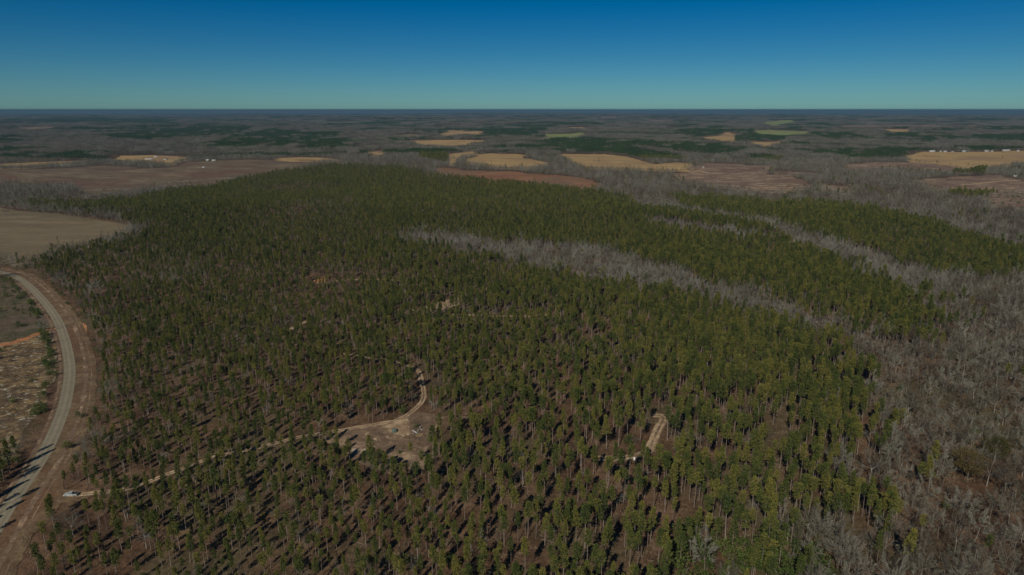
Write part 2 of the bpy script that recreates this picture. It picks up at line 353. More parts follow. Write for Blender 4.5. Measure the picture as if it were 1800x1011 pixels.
# ------------------------------------------------------------------ open land: (name, material, points in photo pixels, h for near edges)
H = 13
FIELDS = [
 ('hay_field', 'dull', [(-90, 358), (0, 365), (120, 379), (200, 391), (240, 399), (190, 412, H), (110, 427, H), (70, 442, H), (52, 462, 6), (30, 470), (0, 463), (-90, 452)]),
 ('regrowth_field', 'purple', [(-90, 301), (0, 300), (100, 297), (180, 291), (240, 296), (285, 296), (325, 286), (440, 281), (575, 287), (520, 293, 9), (420, 310, 9), (370, 322, 9), (300, 325, 9), (240, 328, 9), (175, 337, 6), (150, 341, 6), (125, 321, 9), (0, 319, 9), (-90, 322, 9)]),
 ('stubble_field', 'tan', [(-90, 291), (0, 289), (60, 286), (148, 283), (150, 286), (186, 286), (184, 287), (100, 292), (65, 296), (0, 299), (-90, 300)]),
 ('stubble_field', 'tan', [(195, 280), (212, 274), (270, 273), (330, 276), (337, 280), (300, 284, 5), (250, 281, 5), (200, 285)]),
 ('stubble_field', 'tan', [(485, 279), (520, 277), (600, 281), (600, 286), (545, 286), (490, 283)]),
 ('clearing_field', 'cut', [(20, 226), (60, 223.5), (110, 224), (118, 226), (60, 228, 5)]),
 ('stubble_field', 'tan', [(705, 248), (750, 246.5), (850, 247.5), (858, 252), (790, 258, 5), (740, 253, 5)]),
 ('pasture', 'tan', [(785, 234), (790, 229), (815, 230), (850, 234), (845, 237, 5), (810, 235, 5), (785, 240, 5), (768, 238)]),
 ('pasture', 'dull', [(695, 238), (715, 236), (738, 237), (735, 240, 5), (700, 240, 5)]),
 ('pasture', 'tan', [(643, 268), (672, 265), (674, 271, 6), (650, 270, 6)]),
 ('pasture', 'tan', [(788, 272), (805, 270), (830, 264), (838, 268, 8), (803, 278, 8), (800, 287, 8), (790, 287, 8)]),
 ('stubble_field', 'tan', [(815, 281), (840, 272), (860, 270), (905, 271), (928, 274), (920, 278), (940, 280), (952, 285), (978, 292), (930, 295, 8), (880, 293, 8), (850, 288, 8), (820, 285, 8)]),
 ('red_soil_strip', 'rust', [(765, 294), (850, 301), (930, 305), (1000, 311), (1040, 317), (1060, 323), (1045, 330, H), (1000, 324, H), (930, 318, H), (860, 314, H), (800, 305, H), (765, 298, H)]),
 ('pasture', 'tan', [(980, 271), (1035, 272), (1060, 271), (1105, 276), (1130, 283), (1150, 289), (1190, 286), (1230, 288), (1210, 296, 8), (1180, 298, 8), (1130, 296, 8), (1080, 296, 8), (1030, 293, 8), (1010, 287, 8)]),
 ('winter_pasture', 'green', [(957, 236.5), (1010, 235.5), (1015, 234), (1034, 234), (1036, 237), (1010, 241, 4), (957, 242, 4)]),
 ('stubble_field', 'tan', [(1000, 224), (1030, 223.5), (1032, 226, 4), (1003, 226, 4)]),
 ('clearing_field', 'cut', [(1055, 205.5), (1085, 205.5), (1084, 208, 4), (1060, 208, 4)]),
 ('clearing_field', 'cut', [(1140, 211), (1180, 210.5), (1180, 213, 4), (1145, 213, 4)]),
 ('winter_pasture', 'green', [(1337, 216), (1370, 212), (1397, 211.5), (1385, 217, 4), (1350, 221, 4)]),
 ('winter_pasture', 'green', [(1325, 230), (1350, 228.5), (1421, 231.5), (1423, 236, 5), (1380, 238, 5), (1335, 235, 5)]),
 ('stubble_field', 'tan', [(1237, 241), (1270, 238), (1273, 233), (1293, 233), (1293, 247, 5), (1262, 247, 5), (1240, 244, 5)]),
 ('stubble_field', 'tan', [(1310, 249), (1375, 249), (1382, 253), (1350, 256, 5), (1325, 254, 5)]),
 ('clearcut', 'cut', [(1183, 308), (1200, 303), (1215, 296), (1238, 287), (1300, 288), (1360, 293), (1357, 303), (1343, 306), (1400, 313), (1412, 319), (1432, 326), (1400, 333, 9), (1350, 333, 9), (1260, 326, 9), (1215, 318, 9), (1186, 312, 9)]),
 ('clearcut', 'cut', [(1440, 325), (1500, 328), (1492, 337, 8), (1450, 333, 8)]),
 ('clearcut', 'cut', [(1360, 301), (1440, 305), (1440, 308, 6), (1362, 306, 6)]),
 ('pasture', 'tan', [(1592, 272), (1640, 267), (1720, 268), (1800, 265), (1900, 264), (1900, 277, 8), (1800, 280, 8), (1762, 286, 8), (1740, 290, 8), (1700, 289, 8), (1660, 284, 8), (1600, 279, 8)]),
 ('clearcut', 'cut', [(1480, 290), (1530, 286), (1580, 285), (1650, 290), (1745, 295), (1700, 301, 8), (1620, 299, 8), (1550, 296, 8), (1490, 297, 8)]),
 ('clearcut', 'cut', [(1595, 318), (1640, 314), (1700, 310), (1760, 309), (1790, 317), (1830, 330), (1800, 340, 9), (1760, 338, 9), (1700, 338, 9), (1685, 334, 9), (1640, 329, 9)]),
 ('clearcut', 'cut', [(1732, 349), (1770, 344), (1880, 344), (1880, 374, H), (1790, 365, H), (1745, 357, H)]),
 ('stubble_field', 'tan', [(1550, 227.5), (1600, 228), (1598, 233, 4), (1565, 231, 4)]),
 ('clearing_field', 'cut', [(1480, 221), (1560, 220), (1650, 221), (1720, 220), (1720, 222, 4), (1640, 223, 4), (1480, 223, 4)]),
 ('slash_slope', 'slash', [(-120, 585), (0, 610), (60, 590), (98, 580), (104, 620), (96, 670), (72, 720), (55, 745), (20, 800), (-40, 830), (-120, 850)]),
 ('grassy_slope', 'brush', [(-120, 470), (0, 492), (30, 503), (60, 525), (85, 555), (96, 577), (60, 588), (0, 607), (-120, 583)]),
 ('clearing', 'clearing', [(560, 765), (620, 748), (690, 738), (735, 722), (765, 728), (775, 760), (752, 790), (770, 830, 6), (730, 815), (700, 840), (640, 815), (600, 800)]),
 ('sandy_patch', 'sand', [(705, 534), (730, 545), (775, 530), (800, 524), (812, 528), (800, 540), (770, 548), (740, 556)]),
 ('sandy_patch', 'clearing', [(716, 340), (755, 333), (762, 338), (735, 346), (720, 346)]),
 ('sandy_patch', 'clearing', [(935, 346), (968, 343), (972, 348), (945, 352)]),
 ('sandy_patch', 'clay', [(140, 570), (149, 568), (152, 585), (143, 588)]),
 ('sandy_patch', 'sand', [(84, 797), (93, 787), (92, 805), (82, 811)]),
 ('sandy_patch', 'clay', [(548, 492), (575, 488), (577, 495), (555, 499)]),
]
no_tree = []; 
for nm, mt, pts in FIELDS:
    P = poly(pts); d0 = np.hypot(*np.mean(P, 0))
    if d0 > 2700: P = poly([(p[0], p[1], 14) if len(p) > 2 else p for p in pts])
    drape(nm, P, M[mt], base=0.12 if d0 < 1000 else 0.3, jag=(0.0 if nm in ('hay_field',) else (1.2 if d0 < 900 else d0 * 0.005)))
    if nm != 'sandy_patch' or d0 < 1200: no_tree.append(P)

ROAD = smoothline([at(*p) for p in [(-260, 452), (-120, 463), (-40, 471), (0, 478.5), (30, 488), (55, 507), (80, 534), (100, 562), (113, 595), (121, 632), (122, 665), (114, 710), (102, 745), (84, 785), (62, 822), (30, 868), (0, 915), (-40, 985), (-90, 1080)]], 8)
TRACK = smoothline([at(*p) for p in [(118, 871), (160, 868), (230, 858), (300, 832), (370, 806), (430, 792), (470, 783), (530, 768), (580, 760), (650, 748), (700, 738), (732, 717), (745, 697), (740, 668), (735, 652), (715, 642), (690, 634), (655, 630), (600, 622)]], 6)
TRACK2 = smoothline([at(*p) for p in [(745, 740), (780, 734), (850, 735)]], 5)
TRACK3 = smoothline([at(*p) for p in [(790, 553), (830, 554), (870, 556), (920, 556), (965, 553)]], 5)
TRACKA = smoothline([at(*p) for p in [(505, 584), (518, 574), (545, 563)]], 5)
TRACKB = smoothline([at(*p) for p in [(555, 499), (600, 493), (660, 491), (730, 495)]], 5)
TRACK4 = smoothline([at(*p) for p in [(1052, 806), (1085, 806), (1115, 802), (1138, 794), (1148, 775), (1158, 752), (1166, 738), (1160, 731), (1146, 731)]], 5)
TRACKO = smoothline([at(*p) for p in [(-100, 625), (-40, 613), (0, 607), (30, 601), (60, 590), (85, 581), (104, 577)]], 6)
TRACK5 = smoothline([at(*p) for p in [(1690, 326), (1750, 320), (1810, 316)]], 4) 
TRACK6 = smoothline([at(*p) for p in [(1674, 330), (1681, 334), (1688, 341)]], 4)
TRACK7 = smoothline([at(*p) for p in [(20, 303), (45, 311), (60, 316)]], 4)
TRACK8 = smoothline([at(*p) for p in [(1225, 300), (1250, 305), (1270, 305)]], 4)
TRACK9 = smoothline([at(*p) for p in [(250, 313), (280, 317), (300, 322)]], 4)
# verge on both sides of the road, wide on the outside of the bend
vw = 22.0
ribbon('verge', [(p[0] + 5.5, p[1]) for p in ROAD], vw, M['verge'], 0.2, 0.03)
drape('verge', poly([(152, 862), (155, 880), (105, 885), (95, 905), (60, 940), (20, 985), (-40, 1050), (-60, 1000), (10, 905), (50, 850), (75, 812), (97, 770), (112, 775), (106, 830), (112, 862)]), M['verge'], 0.27, 0.8)
def shifted(L, w):
    L = np.array(L); d = np.gradient(L, axis=0); d /= np.linalg.norm(d, axis=1)[:, None]
    return [tuple(p) for p in L + np.stack([-d[:, 1], d[:, 0]], 1) * w]
ribbon('road', ROAD, 6.9, M['road'], 0.34)
for s_, w1, w2, m_ in ((1, 9.3, 2.2, 'clearing'), (1, 12.6, 0.6, 'clearing'), (1, 14.2, 0.9, 'verge'), (-1, 5.3, 1.6, 'clearing')):
    side = 1 if shifted(ROAD, 5)[60][0] > ROAD[60][0] else -1
    ribbon('ditch', shifted(ROAD, side * s_ * w1), w2, M[m_], 0.3, 0.3)
ribbon('field_track', smoothline([at(*p) for p in [(-40, 398), (0, 403), (30, 414), (44, 428), (42, 445), (28, 458)]], 6), 6, M['verge'], 0.2, 0.3)
w_ = [3.4] * len(TRACK)
def two_rut(name, L, w, m, **k):
    L = np.array(L); d = np.gradient(L, axis=0); d /= np.linalg.norm(d, axis=1)[:, None]; n = np.stack([-d[:, 1], d[:, 0]], 1)
    ribbon(name, [tuple(p) for p in L], w, M['clearing'], 0.20, 0.12)
    for s in (-1, 1): ribbon('wheel_rut', [tuple(p) for p in L + n * s * w * 0.26], w * 0.3, m, 0.3, 0.2)
two_rut('dirt_track', TRACK, 3.5, M['sand'])
two_rut('dirt_track', TRACK4, 5.5, M['sand'])
ribbon('dirt_track', TRACK2, 3.0, M['clearing'], 0.2, 0.1)
ribbon('dirt_track', TRACK3, 4.2, M['sand'], 0.2, 0.1)
ribbon('dirt_track', TRACKA, 4.5, M['sand'], 0.2, 0.15); ribbon('dirt_track', TRACKB, 4.5, M['clearing'], 0.2, 0.15)
ribbon('clay_track', TRACKO, list(np.linspace(13, 4.5, len(TRACKO))), M['clay'], 0.3, 0.15)
for q in ([(680, 756), (700, 750), (716, 752), (722, 760), (712, 768), (700, 762), (690, 762)], [(668, 751), (690, 744), (716, 736), (722, 742), (708, 750), (690, 754)], [(702, 750), (718, 747), (724, 752), (714, 757), (704, 756)], [(708, 758), (716, 757), (723, 763), (718, 767), (709, 763)], [(728, 765), (742, 762), (744, 767), (732, 769)], [(684, 754), (690, 753), (688, 760), (682, 760)], [(655, 772), (664, 770), (662, 776)], [(676, 768), (684, 766), (682, 772)], [(640, 762), (650, 760), (646, 766)]):
    drape('sandy_patch', poly(q), M['sand'], 0.32, 0.7)
drape('slash_patch', poly([(608, 780), (640, 772), (664, 782), (655, 800), (625, 806)]), M['cut'], 0.3, 0.8)
for L, w, m in ((TRACK5, 9, 'sand'), (TRACK6, 10, 'sand'), (TRACK7, 12, 'dull'), (TRACK8, 9, 'sand'), (TRACK9, 12, 'dull')):
    ribbon('dirt_track', L, w, M[m], 0.7, 0.1)

# ------------------------------------------------------------------ woodland zones
PINES = [poly(p, 18) for p in [
 # main stand
 [(60, 930, 0), (100, 885, 0), (112, 858, 0), (118, 800, 0), (150, 740, 0), (160, 690, 0), (168, 620, 0), (160, 585, 0), (120, 520, 0), (75, 478, 0), (48, 458, 0), (60, 438), (110, 424), (190, 410), (245, 399), (262, 388), (200, 366), (130, 356), (30, 347), (60, 342), (160, 342), (245, 337), (262, 330), (310, 325), (370, 320), (440, 301), (530, 288), (600, 283), (700, 285), (770, 300), (830, 306), (900, 312), (1000, 322), (1090, 336), (1110, 345), (1130, 358),
  (1120, 376), (1200, 393), (1300, 402), (1400, 410), (1450, 437), (1523, 457), (1520, 478), (1600, 487), (1645, 508), (1665, 555), (1610, 572), (1520, 560), (1465, 548), (1400, 508), (1290, 488), (1180, 457), (1100, 432), (1060, 421), (1000, 411), (900, 411), (830, 404), (790, 397), (700, 392),
  (705, 412), (760, 416), (830, 429), (930, 447), (1010, 469), (1100, 484), (1200, 501), (1290, 523), (1380, 540), (1450, 556), (1495, 590), (1520, 640), (1500, 690), (1550, 715), (1568, 750), (1515, 800), (1530, 860), (1530, 905), (1470, 915), (1400, 880), (1388, 905), (1290, 925), (1235, 1011), (1200, 1160), (-200, 1300), (-60, 1100), (20, 985, 0)],
 [(1110, 352), (1200, 362), (1283, 373), (1360, 390), (1372, 397), (1300, 390), (1200, 378), (1130, 368)],
 [(1190, 336), (1333, 345), (1433, 348), (1533, 356), (1633, 375), (1700, 402), (1800, 424), (1880, 440), (1880, 470), (1800, 465), (1750, 468), (1650, 461), (1617, 451), (1567, 434), (1500, 414), (1433, 401), (1400, 388), (1300, 366), (1200, 352)],
]]
FARPINE = [poly(p, 8) for p in [
 [(385, 247), (430, 235), (480, 227), (540, 232), (600, 237), (590, 243), (500, 250), (440, 250)],
 [(300, 228), (370, 222), (450, 223), (430, 232), (370, 240), (300, 244), (240, 247), (200, 244), (130, 239), (200, 236), (260, 232)],
 [(957, 243), (1035, 243), (1080, 252), (1150, 266), (1200, 275), (1200, 281), (1120, 278), (1080, 271), (1010, 265), (965, 260)],
 [(1135, 251), (1200, 250), (1260, 257), (1325, 260), (1300, 268), (1260, 273), (1180, 266), (1140, 257)],
 [(1295, 270), (1380, 276), (1370, 282), (1300, 275)],
 [(1290, 243), (1310, 236), (1350, 237), (1387, 240), (1382, 249), (1340, 248), (1295, 246)],
 [(1430, 236), (1490, 236), (1530, 240), (1500, 245), (1440, 243)],
 [(1700, 238), (1800, 234), (1900, 234), (1900, 252), (1760, 250), (1720, 245)],
 [(740, 265), (775, 262), (790, 275), (785, 285), (760, 281), (735, 276)],
 [(1190, 229), (1270, 228), (1271, 236), (1200, 238)], [(1610, 240), (1680, 239), (1680, 246), (1620, 246)],
 [(0, 260), (30, 259), (40, 268), (0, 270)], [(1680, 297), (1735, 296), (1730, 304), (1675, 304)],
 [(1690, 331), (1745, 331), (1790, 338), (1760, 346), (1700, 346), (1660, 342)],
 [(60, 210), (300, 207), (300, 216), (60, 219)], [(860, 226), (940, 226), (950, 236), (880, 240), (840, 245), (820, 240)],
]]
LEFTSHRUB = poly([(-120, 850), (-40, 830), (20, 795), (50, 765), (66, 775), (50, 815), (20, 858), (-30, 930), (-120, 1060)])

HOUSES_PX = [(110, 292.3), (119, 292), (225, 285), (262, 281), (274, 277), (291, 281.5), (365, 283), (376, 283.5), (745, 258), (880, 256.5), (1784, 311)]
SPOTS = [(at(*p), 60, 10) for p in HOUSES_PX] + [(at(125, 872), 20, 5.5), (at(1115, 810), 16, 4), (at(693, 760), 15, 5), (at(735, 760), 22, 9), (at(1700, 842), 20, 7), (at(1748, 812), 12, 5)]
def blocked(x, y, rad_=0.0):
    b = np.zeros(x.shape, bool)
    for (hx, hy), L, w in SPOTS:
        d = math.hypot(hx, hy); b |= seg_dist([(hx, hy), (hx - hx / d * L, hy - hy / d * L)], x, y) < w
    for P in no_tree: b |= inside(P, x, y)
    b |= seg_dist(ROAD, x - 5, y) < 15
    b |= seg_dist(TRACK, x, y) < 2.4
    for T in (TRACKA, TRACKB): b |= seg_dist(T, x, y) < 4
    for T in (TRACK2, TRACK3, TRACKB): b |= seg_dist([(p[0], p[1] - 7) for p in T], x, y) < 8
    b |= seg_dist([(p[0], p[1] - 4) for p in TRACK4], x, y) < 5
    b |= seg_dist([(p[0], p[1] - 3) for p in TRACK[48:90]], x, y) < 4.5
    b |= seg_dist(TRACK4, x, y) < 5.5
    return b
def grid(x0, x1, y0, y1, s, j=0.42):
    gx, gy = np.meshgrid(np.arange(x0, x1, s), np.arange(y0, y1, s)); gx = gx.ravel().astype(float); gy = gy.ravel().astype(float)
    gx += rng.uniform(-j, j, gx.shape) * s; gy += rng.uniform(-j, j, gy.shape) * s
    m = np.abs(gx) < 0.92 * gy + 90
    return gx[m], gy[m]
def pine_zone(x, y):
    z = np.zeros(x.shape, bool)
    for P in PINES: z |= inside(P, x, y)
    return z

# ---- tree prototypes ---------------------------------------------------------
def unit(v): return v / (np.linalg.norm(v, axis=-1, keepdims=True) + 1e-9)
def pine_proto(seed, h, cb, rad_, nbr, style, lod=0):
    r = np.random.default_rng(seed); lean = r.normal(size=2) * 0.015 * h
    tk = MB(); cr = MB()
    def axis(z): t = z / h; return np.array([lean[0] * t * t, lean[1] * t * t, z])
    zs = np.linspace(-0.6, h * 0.97, 9); r0 = 0.011 * h + 0.03
    tk.tube([axis(z) for z in zs], [max(0.03, r0 * (1.25 if i == 0 else 1 - 0.9 * (max(z, 0) / h) ** 1.1)) for i, z in enumerate(zs)], 6 if lod == 0 else 3, 0.5 + r.normal() * 0.15)
    if lod == 0:
        for k in range(9):
            z = h * r.uniform(0.25, cb); a = r.uniform(0, 6.28); L = r.uniform(0.4, 1.3); p = axis(z)
            tk.tube([p, p + np.array([math.cos(a) * L, math.sin(a) * L, r.uniform(-0.2, 0.2)])], [0.045, 0.015], 3)
    for k in range(nbr):
        t = (k + r.uniform(0, 1)) / nbr; z = h * (cb + (0.985 - cb) * t)
        prof = math.sin(math.pi * min(1, 0.18 + 0.82 * t)) ** 0.7 if style != 'cone' else (1 - t) ** 0.75 * 0.95 + 0.1
        if style == 'flat': prof = 0.45 + 0.75 * t if t < 0.8 else 1.05 * (1 - (t - 0.8) * 2.6)
        a = k * 2.4 + r.uniform(-0.5, 0.5); L = max(0.35, rad_ * prof * r.uniform(0.55, 1.2))
        if style == 'lop' and math.cos(a) > 0.2: L *= 1.45
        elif style == 'lop': L *= 0.75
        up = 0.05 + 0.55 * t + r.normal() * 0.12
        p0 = axis(z); d = np.array([math.cos(a), math.sin(a), up]); d /= np.linalg.norm(d)
        p1 = p0 + d * L; mid = p0 + d * L * 0.5 - np.array([0, 0, 0.08 * L])
        if lod == 0: tk.tube([p0, mid, p1], [0.05 * (1.2 - t), 0.035 * (1.2 - t), 0.012], 3)
        nt = (5 if lod == 0 else 3); nb = (7 if lod == 0 else 5)
        tb = np.clip(0.5 + r.normal() * 0.22, 0, 1)
        for q in range(nt):
            f = 1 - 0.72 * q / nt - r.uniform(0, 0.08)
            c = p0 * (1 - f) + p1 * f + r.normal(size=3) * np.array([0.22, 0.22, 0.15]) * (0.5 + L * 0.3)
            dr = unit(r.normal(size=(nb, 3)) + d * 0.7 + np.array([0, 0, 0.45]))
            sc = 1.0 if lod == 0 else 1.65
            cr.blades(np.repeat(c[None], nb, 0), dr, r.uniform(0.45, 0.85, nb) * sc, r.uniform(0.07, 0.13, nb) * sc * (1 if lod == 0 else 1.15), r, np.clip(tb + r.normal(size=nb) * 0.18, 0, 1))
    return tk, cr
def bare_proto(seed, h, spread, ntw, lod=0):
    r = np.random.default_rng(seed); tk = MB(); cr = MB()
    base = h * r.uniform(0.30, 0.42); r0 = 0.0105 * h
    top = np.array([r.normal() * 0.3, r.normal() * 0.3, base])
    tk.tube([(0, 0, -0.6), (0, 0, 0.5), top * [0.5, 0.5, 0.5], top], [r0 * 1.5, r0 * 1.1, r0 * 0.95, r0 * 0.8], 6 if lod == 0 else 3, 0.55)
    nl = r.integers(6, 9) if lod == 0 else 5
    tips = []; cen = np.array([0, 0, base * 1.15])
    for i in range(nl):
        a = i * 6.283 / nl + r.uniform(-0.4, 0.4); el = r.uniform(0.45, 1.15) if i else 1.45
        Lm = 1 / math.hypot(math.cos(el) / spread, math.sin(el) / (h - base)) * r.uniform(0.82, 1.0)
        end = top * r.uniform(0.8, 1.0) + np.array([math.cos(a) * math.cos(el), math.sin(a) * math.cos(el), math.sin(el)]) * Lm
        b0 = top * r.uniform(0.75, 1.0)
        mid = b0 * 0.5 + end * 0.5 + np.array([math.cos(a), math.sin(a), -0.4]) * Lm * 0.07
        tk.tube([b0, mid, end], [r0 * 0.46, r0 * 0.24, 0.022], 4 if lod == 0 else 3, 0.5)
        nb = 8 if lod == 0 else 4
        for j in range(nb):
            f = 0.25 + 0.75 * (j + r.uniform()) / nb
            p = (1 - f) ** 2 * b0 + 2 * f * (1 - f) * mid + f * f * end
            out = unit(p - cen + r.normal(size=3) * 0.3)
            d = unit(out + r.normal(size=3) * [0.55, 0.55, 0.35] + np.array([0, 0, 0.25]))
            L = r.uniform(0.12, 0.22) * h * (1.15 - f * 0.55)
            q = p + d * L
            if lod == 0: tk.tube([p, (p + q) / 2 + r.normal(size=3) * 0.15, q], [0.036, 0.026, 0.015], 3, 0.5)
            tips.append((p, q, unit(q - cen)))
    k = max(1, ntw // len(tips))
    for p, q, d in tips:
        f = r.uniform(0.2, 1.0, k)[:, None]; c = p + (q - p) * f
        dr = unit(r.normal(size=(k, 3)) * 0.42 + d)
        s_ = 1 if lod == 0 else 1.5
        cr.blades(c, dr, r.uniform(0.6, 1.6, k) * h / 18 * s_, r.uniform(0.022, 0.042, k) * (1 if lod == 0 else 2.6), r, np.clip(0.5 + r.normal(size=k) * 0.2, 0, 1))
    return tk, cr
def bush_proto(seed, rad_, h, n, lod=0):
    r = np.random.default_rng(seed); st = MB(); cr = MB()
    for k in range(4):
        a = r.uniform(0, 6.28); st.tube([(0, 0, -0.3), (math.cos(a) * rad_ * 0.4, math.sin(a) * rad_ * 0.4, h * 0.6)], [0.07, 0.03], 3)
    cen = r.normal(size=(9, 3)) * [rad_ * 0.45, rad_ * 0.45, h * 0.2] + [0, 0, h * 0.5]
    c = cen[r.integers(0, 9, n)] + r.normal(size=(n, 3)) * rad_ * 0.24; c[:, 2] = np.abs(c[:, 2])
    dr = unit(c - [0, 0, h * 0.35] + r.normal(size=(n, 3)) * 0.7)
    cr.blades(c, dr, r.uniform(0.25, 0.5, n), r.uniform(0.1, 0.2, n), r, np.clip(0.5 + r.normal(size=n) * 0.25, 0, 1))
    return st, cr
def litter_proto(seed):
    r = np.random.default_rng(seed); b = MB(); n = 40
    c = r.normal(size=(n, 3)) * [0.9, 0.9, 0.05] + [0, 0, 0.05]; dr = unit(r.normal(size=(n, 3)) * [1, 1, 0.6] + [0, 0, 0.5])
    b.blades(c, dr, r.uniform(0.4, 1.1, n), r.uniform(0.03, 0.07, n), r, np.clip(0.5 + r.normal(size=n) * 0.3, 0, 1))
    for k in range(2):
        a = r.uniform(0, 6.28); L = r.uniform(0.8, 2.2); p = r.normal(size=3) * [0.8, 0.8, 0] + [0, 0, 0.1]
        b.tube([p, p + np.array([math.cos(a) * L, math.sin(a) * L, 0.1])], [0.07, 0.04], 3, 0.9)
    return b
def merged(name, tk, cr, mt, mc):
    """trunk + crown in one mesh with two materials (used for the mass of trees)"""
    V = np.concatenate(tk.V + cr.V); q = [np.concatenate(tk.Q)] + [np.concatenate(cr.Q) + tk.n]
    me = mesh_np(name, V, q, mt, np.concatenate(tk.t + cr.t)); me.materials.append(mc)
    mi = np.zeros(len(me.polygons), np.int32); mi[len(q[0]):] = 1; me.polygons.foreach_set('material_index', mi)
    return me

PSPEC = [ # seed, h, crown base, radius, branches, style, words
 (1, 16, 0.58, 1.75, 38, 'round', 'rounded'), (2, 16, 0.58, 1.3, 34, 'round', 'narrow'), (3, 16, 0.46, 1.9, 46, 'cone', 'pointed'),
 (4, 16, 0.62, 1.9, 32, 'flat', 'flat-topped'), (5, 16, 0.50, 1.55, 38, 'lop', 'lopsided'), (6, 16, 0.68, 1.4, 22, 'round', 'sparse high')]
BSPEC = [(21, 18, 5.4, 1700, 'broad dome-shaped'), (22, 18, 3.8, 1200, 'upright oval'), (23, 18, 6.2, 1800, 'wide fan-shaped'), (24, 18, 2.3, 620, 'slender'), (25, 18, 4.6, 1400, 'rounded')]
pine_near, bare_near = [], []
for s, h, cb, rd, nb, st, w in PSPEC:
    tk, cr = pine_proto(s, h, cb, rd, nb, st); pine_near.append((tk.mesh('pine_trunk', M['bark']), cr.mesh('pine_crown', M['needle']), merged('pine', tk, cr, M['bark'], M['needle']), w))
for s, h, sp, nt_, w in BSPEC:
    tk, cr = bare_proto(s, h, sp, nt_); bare_near.append((tk.mesh('bare_trunk', M['palebark']), cr.mesh('bare_crown', M['twig']), merged('bare', tk, cr, M['palebark'], M['twig']), w))
pine_mid, bare_mid = [], []
for s, h, cb, rd, nb, st, w in PSPEC:
    tk, cr = pine_proto(s + 50, h, cb, rd * 1.05, nb // 2, st, 1); pine_mid.append((tk, cr, merged('pine_mid', tk, cr, M['bark'], M['needle'])))
for s, h, sp, nt_, w in BSPEC:
    tk, cr = bare_proto(s + 50, h, sp, 210, 1); bare_mid.append((tk, cr, merged('bare_mid', tk, cr, M['palebark'], M['twig'])))
silver = [merged('bare_silver', *bare_proto(s + 70, h, sp * 0.85, int(nt_ * 0.6)), M['palebark'], M['twig_silver']) for s, h, sp, nt_, w in BSPEC]
bush = [bush_proto(40 + i, 1.7, 3.0, 260) for i in range(3)]
bush_m = [(a.mesh('bush_stem', M['bark']), b.mesh('bush_leaves', M['bush']), merged('bush', a, b, M['bark'], M['bush'])) for a, b in bush]
litter_m = [litter_proto(60 + i).mesh('litter', M['litter']) for i in range(4)]

def patch(seed, size, sp, kind, ntri):
    """a piece of far woodland: many small trees merged"""
    r = np.random.default_rng(seed); b = MB(); t_ = MB()
    n = int(size / sp); xs, ys = np.meshgrid((np.arange(n) + 0.5) * sp - size / 2, (np.arange(n) + 0.5) * sp - size / 2)
    xs = xs.ravel() + r.uniform(-0.45, 0.45, n * n) * sp; ys = ys.ravel() + r.uniform(-0.45, 0.45, n * n) * sp
    for x, y in zip(xs, ys):
        if kind == 'pine': h = r.normal(14, 1.6); rd = sp * 0.42; z0 = h * 0.55; zz = r.uniform(z0, h, ntri); rr = rd * np.sqrt(np.clip((h - zz) / (h - z0), 0.03, 1))
        else: h = r.normal(16, 2.4); rd = sp * 0.55; z0 = h * 0.4; zz = r.uniform(z0, h, ntri); rr = rd * np.sqrt(np.clip(1 - ((zz - h * 0.62) / (h * 0.4)) ** 2, 0.05, 1))
        a = r.uniform(0, 6.283, ntri); q = rr * r.uniform(0.4, 1, ntri)
        c = np.stack([x + q * np.cos(a), y + q * np.sin(a), zz], 1)
        dr = unit(np.stack([np.cos(a), np.sin(a), r.uniform(0.2, 1.4, ntri)], 1) + r.normal(size=(ntri, 3)) * 0.4)
        L = r.uniform(0.8, 1.5, ntri) * sp / 5 * (1.0 if kind == 'pine' else 1.5); W = L * (0.38 if kind == 'pine' else 0.13)
        b.blades(c, dr, L, W, r, np.clip(r.normal(0.5, 0.2) + r.normal(size=ntri) * 0.08, 0, 1))
        t_.tube([(x, y, -1), (x, y, z0 + 2)], [0.02 * sp + 0.1, 0.1], 3, r.uniform(0.2, 0.7))
    return merged('patch_' + kind, t_, b, M['bark'] if kind == 'pine' else M['palebark'], M['needle_far'] if kind == 'pine' else M['twig_far'])
P_far = [patch(80 + i, 40, 7.0, 'pine', 34) for i in range(4)]
B_far = [patch(90 + i, 40, 7.5, 'bare', 55) for i in range(4)]
P_vfar = [patch(100 + i, 130, 13.0, 'pine', 22) for i in range(3)]
B_vfar = [patch(110 + i, 130, 14.0, 'bare', 30) for i in range(3)]
P_hor = [patch(120 + i, 420, 30.0, 'pine', 16) for i in range(2)]
B_hor = [patch(130 + i, 420, 32.0, 'bare', 20) for i in range(2)]

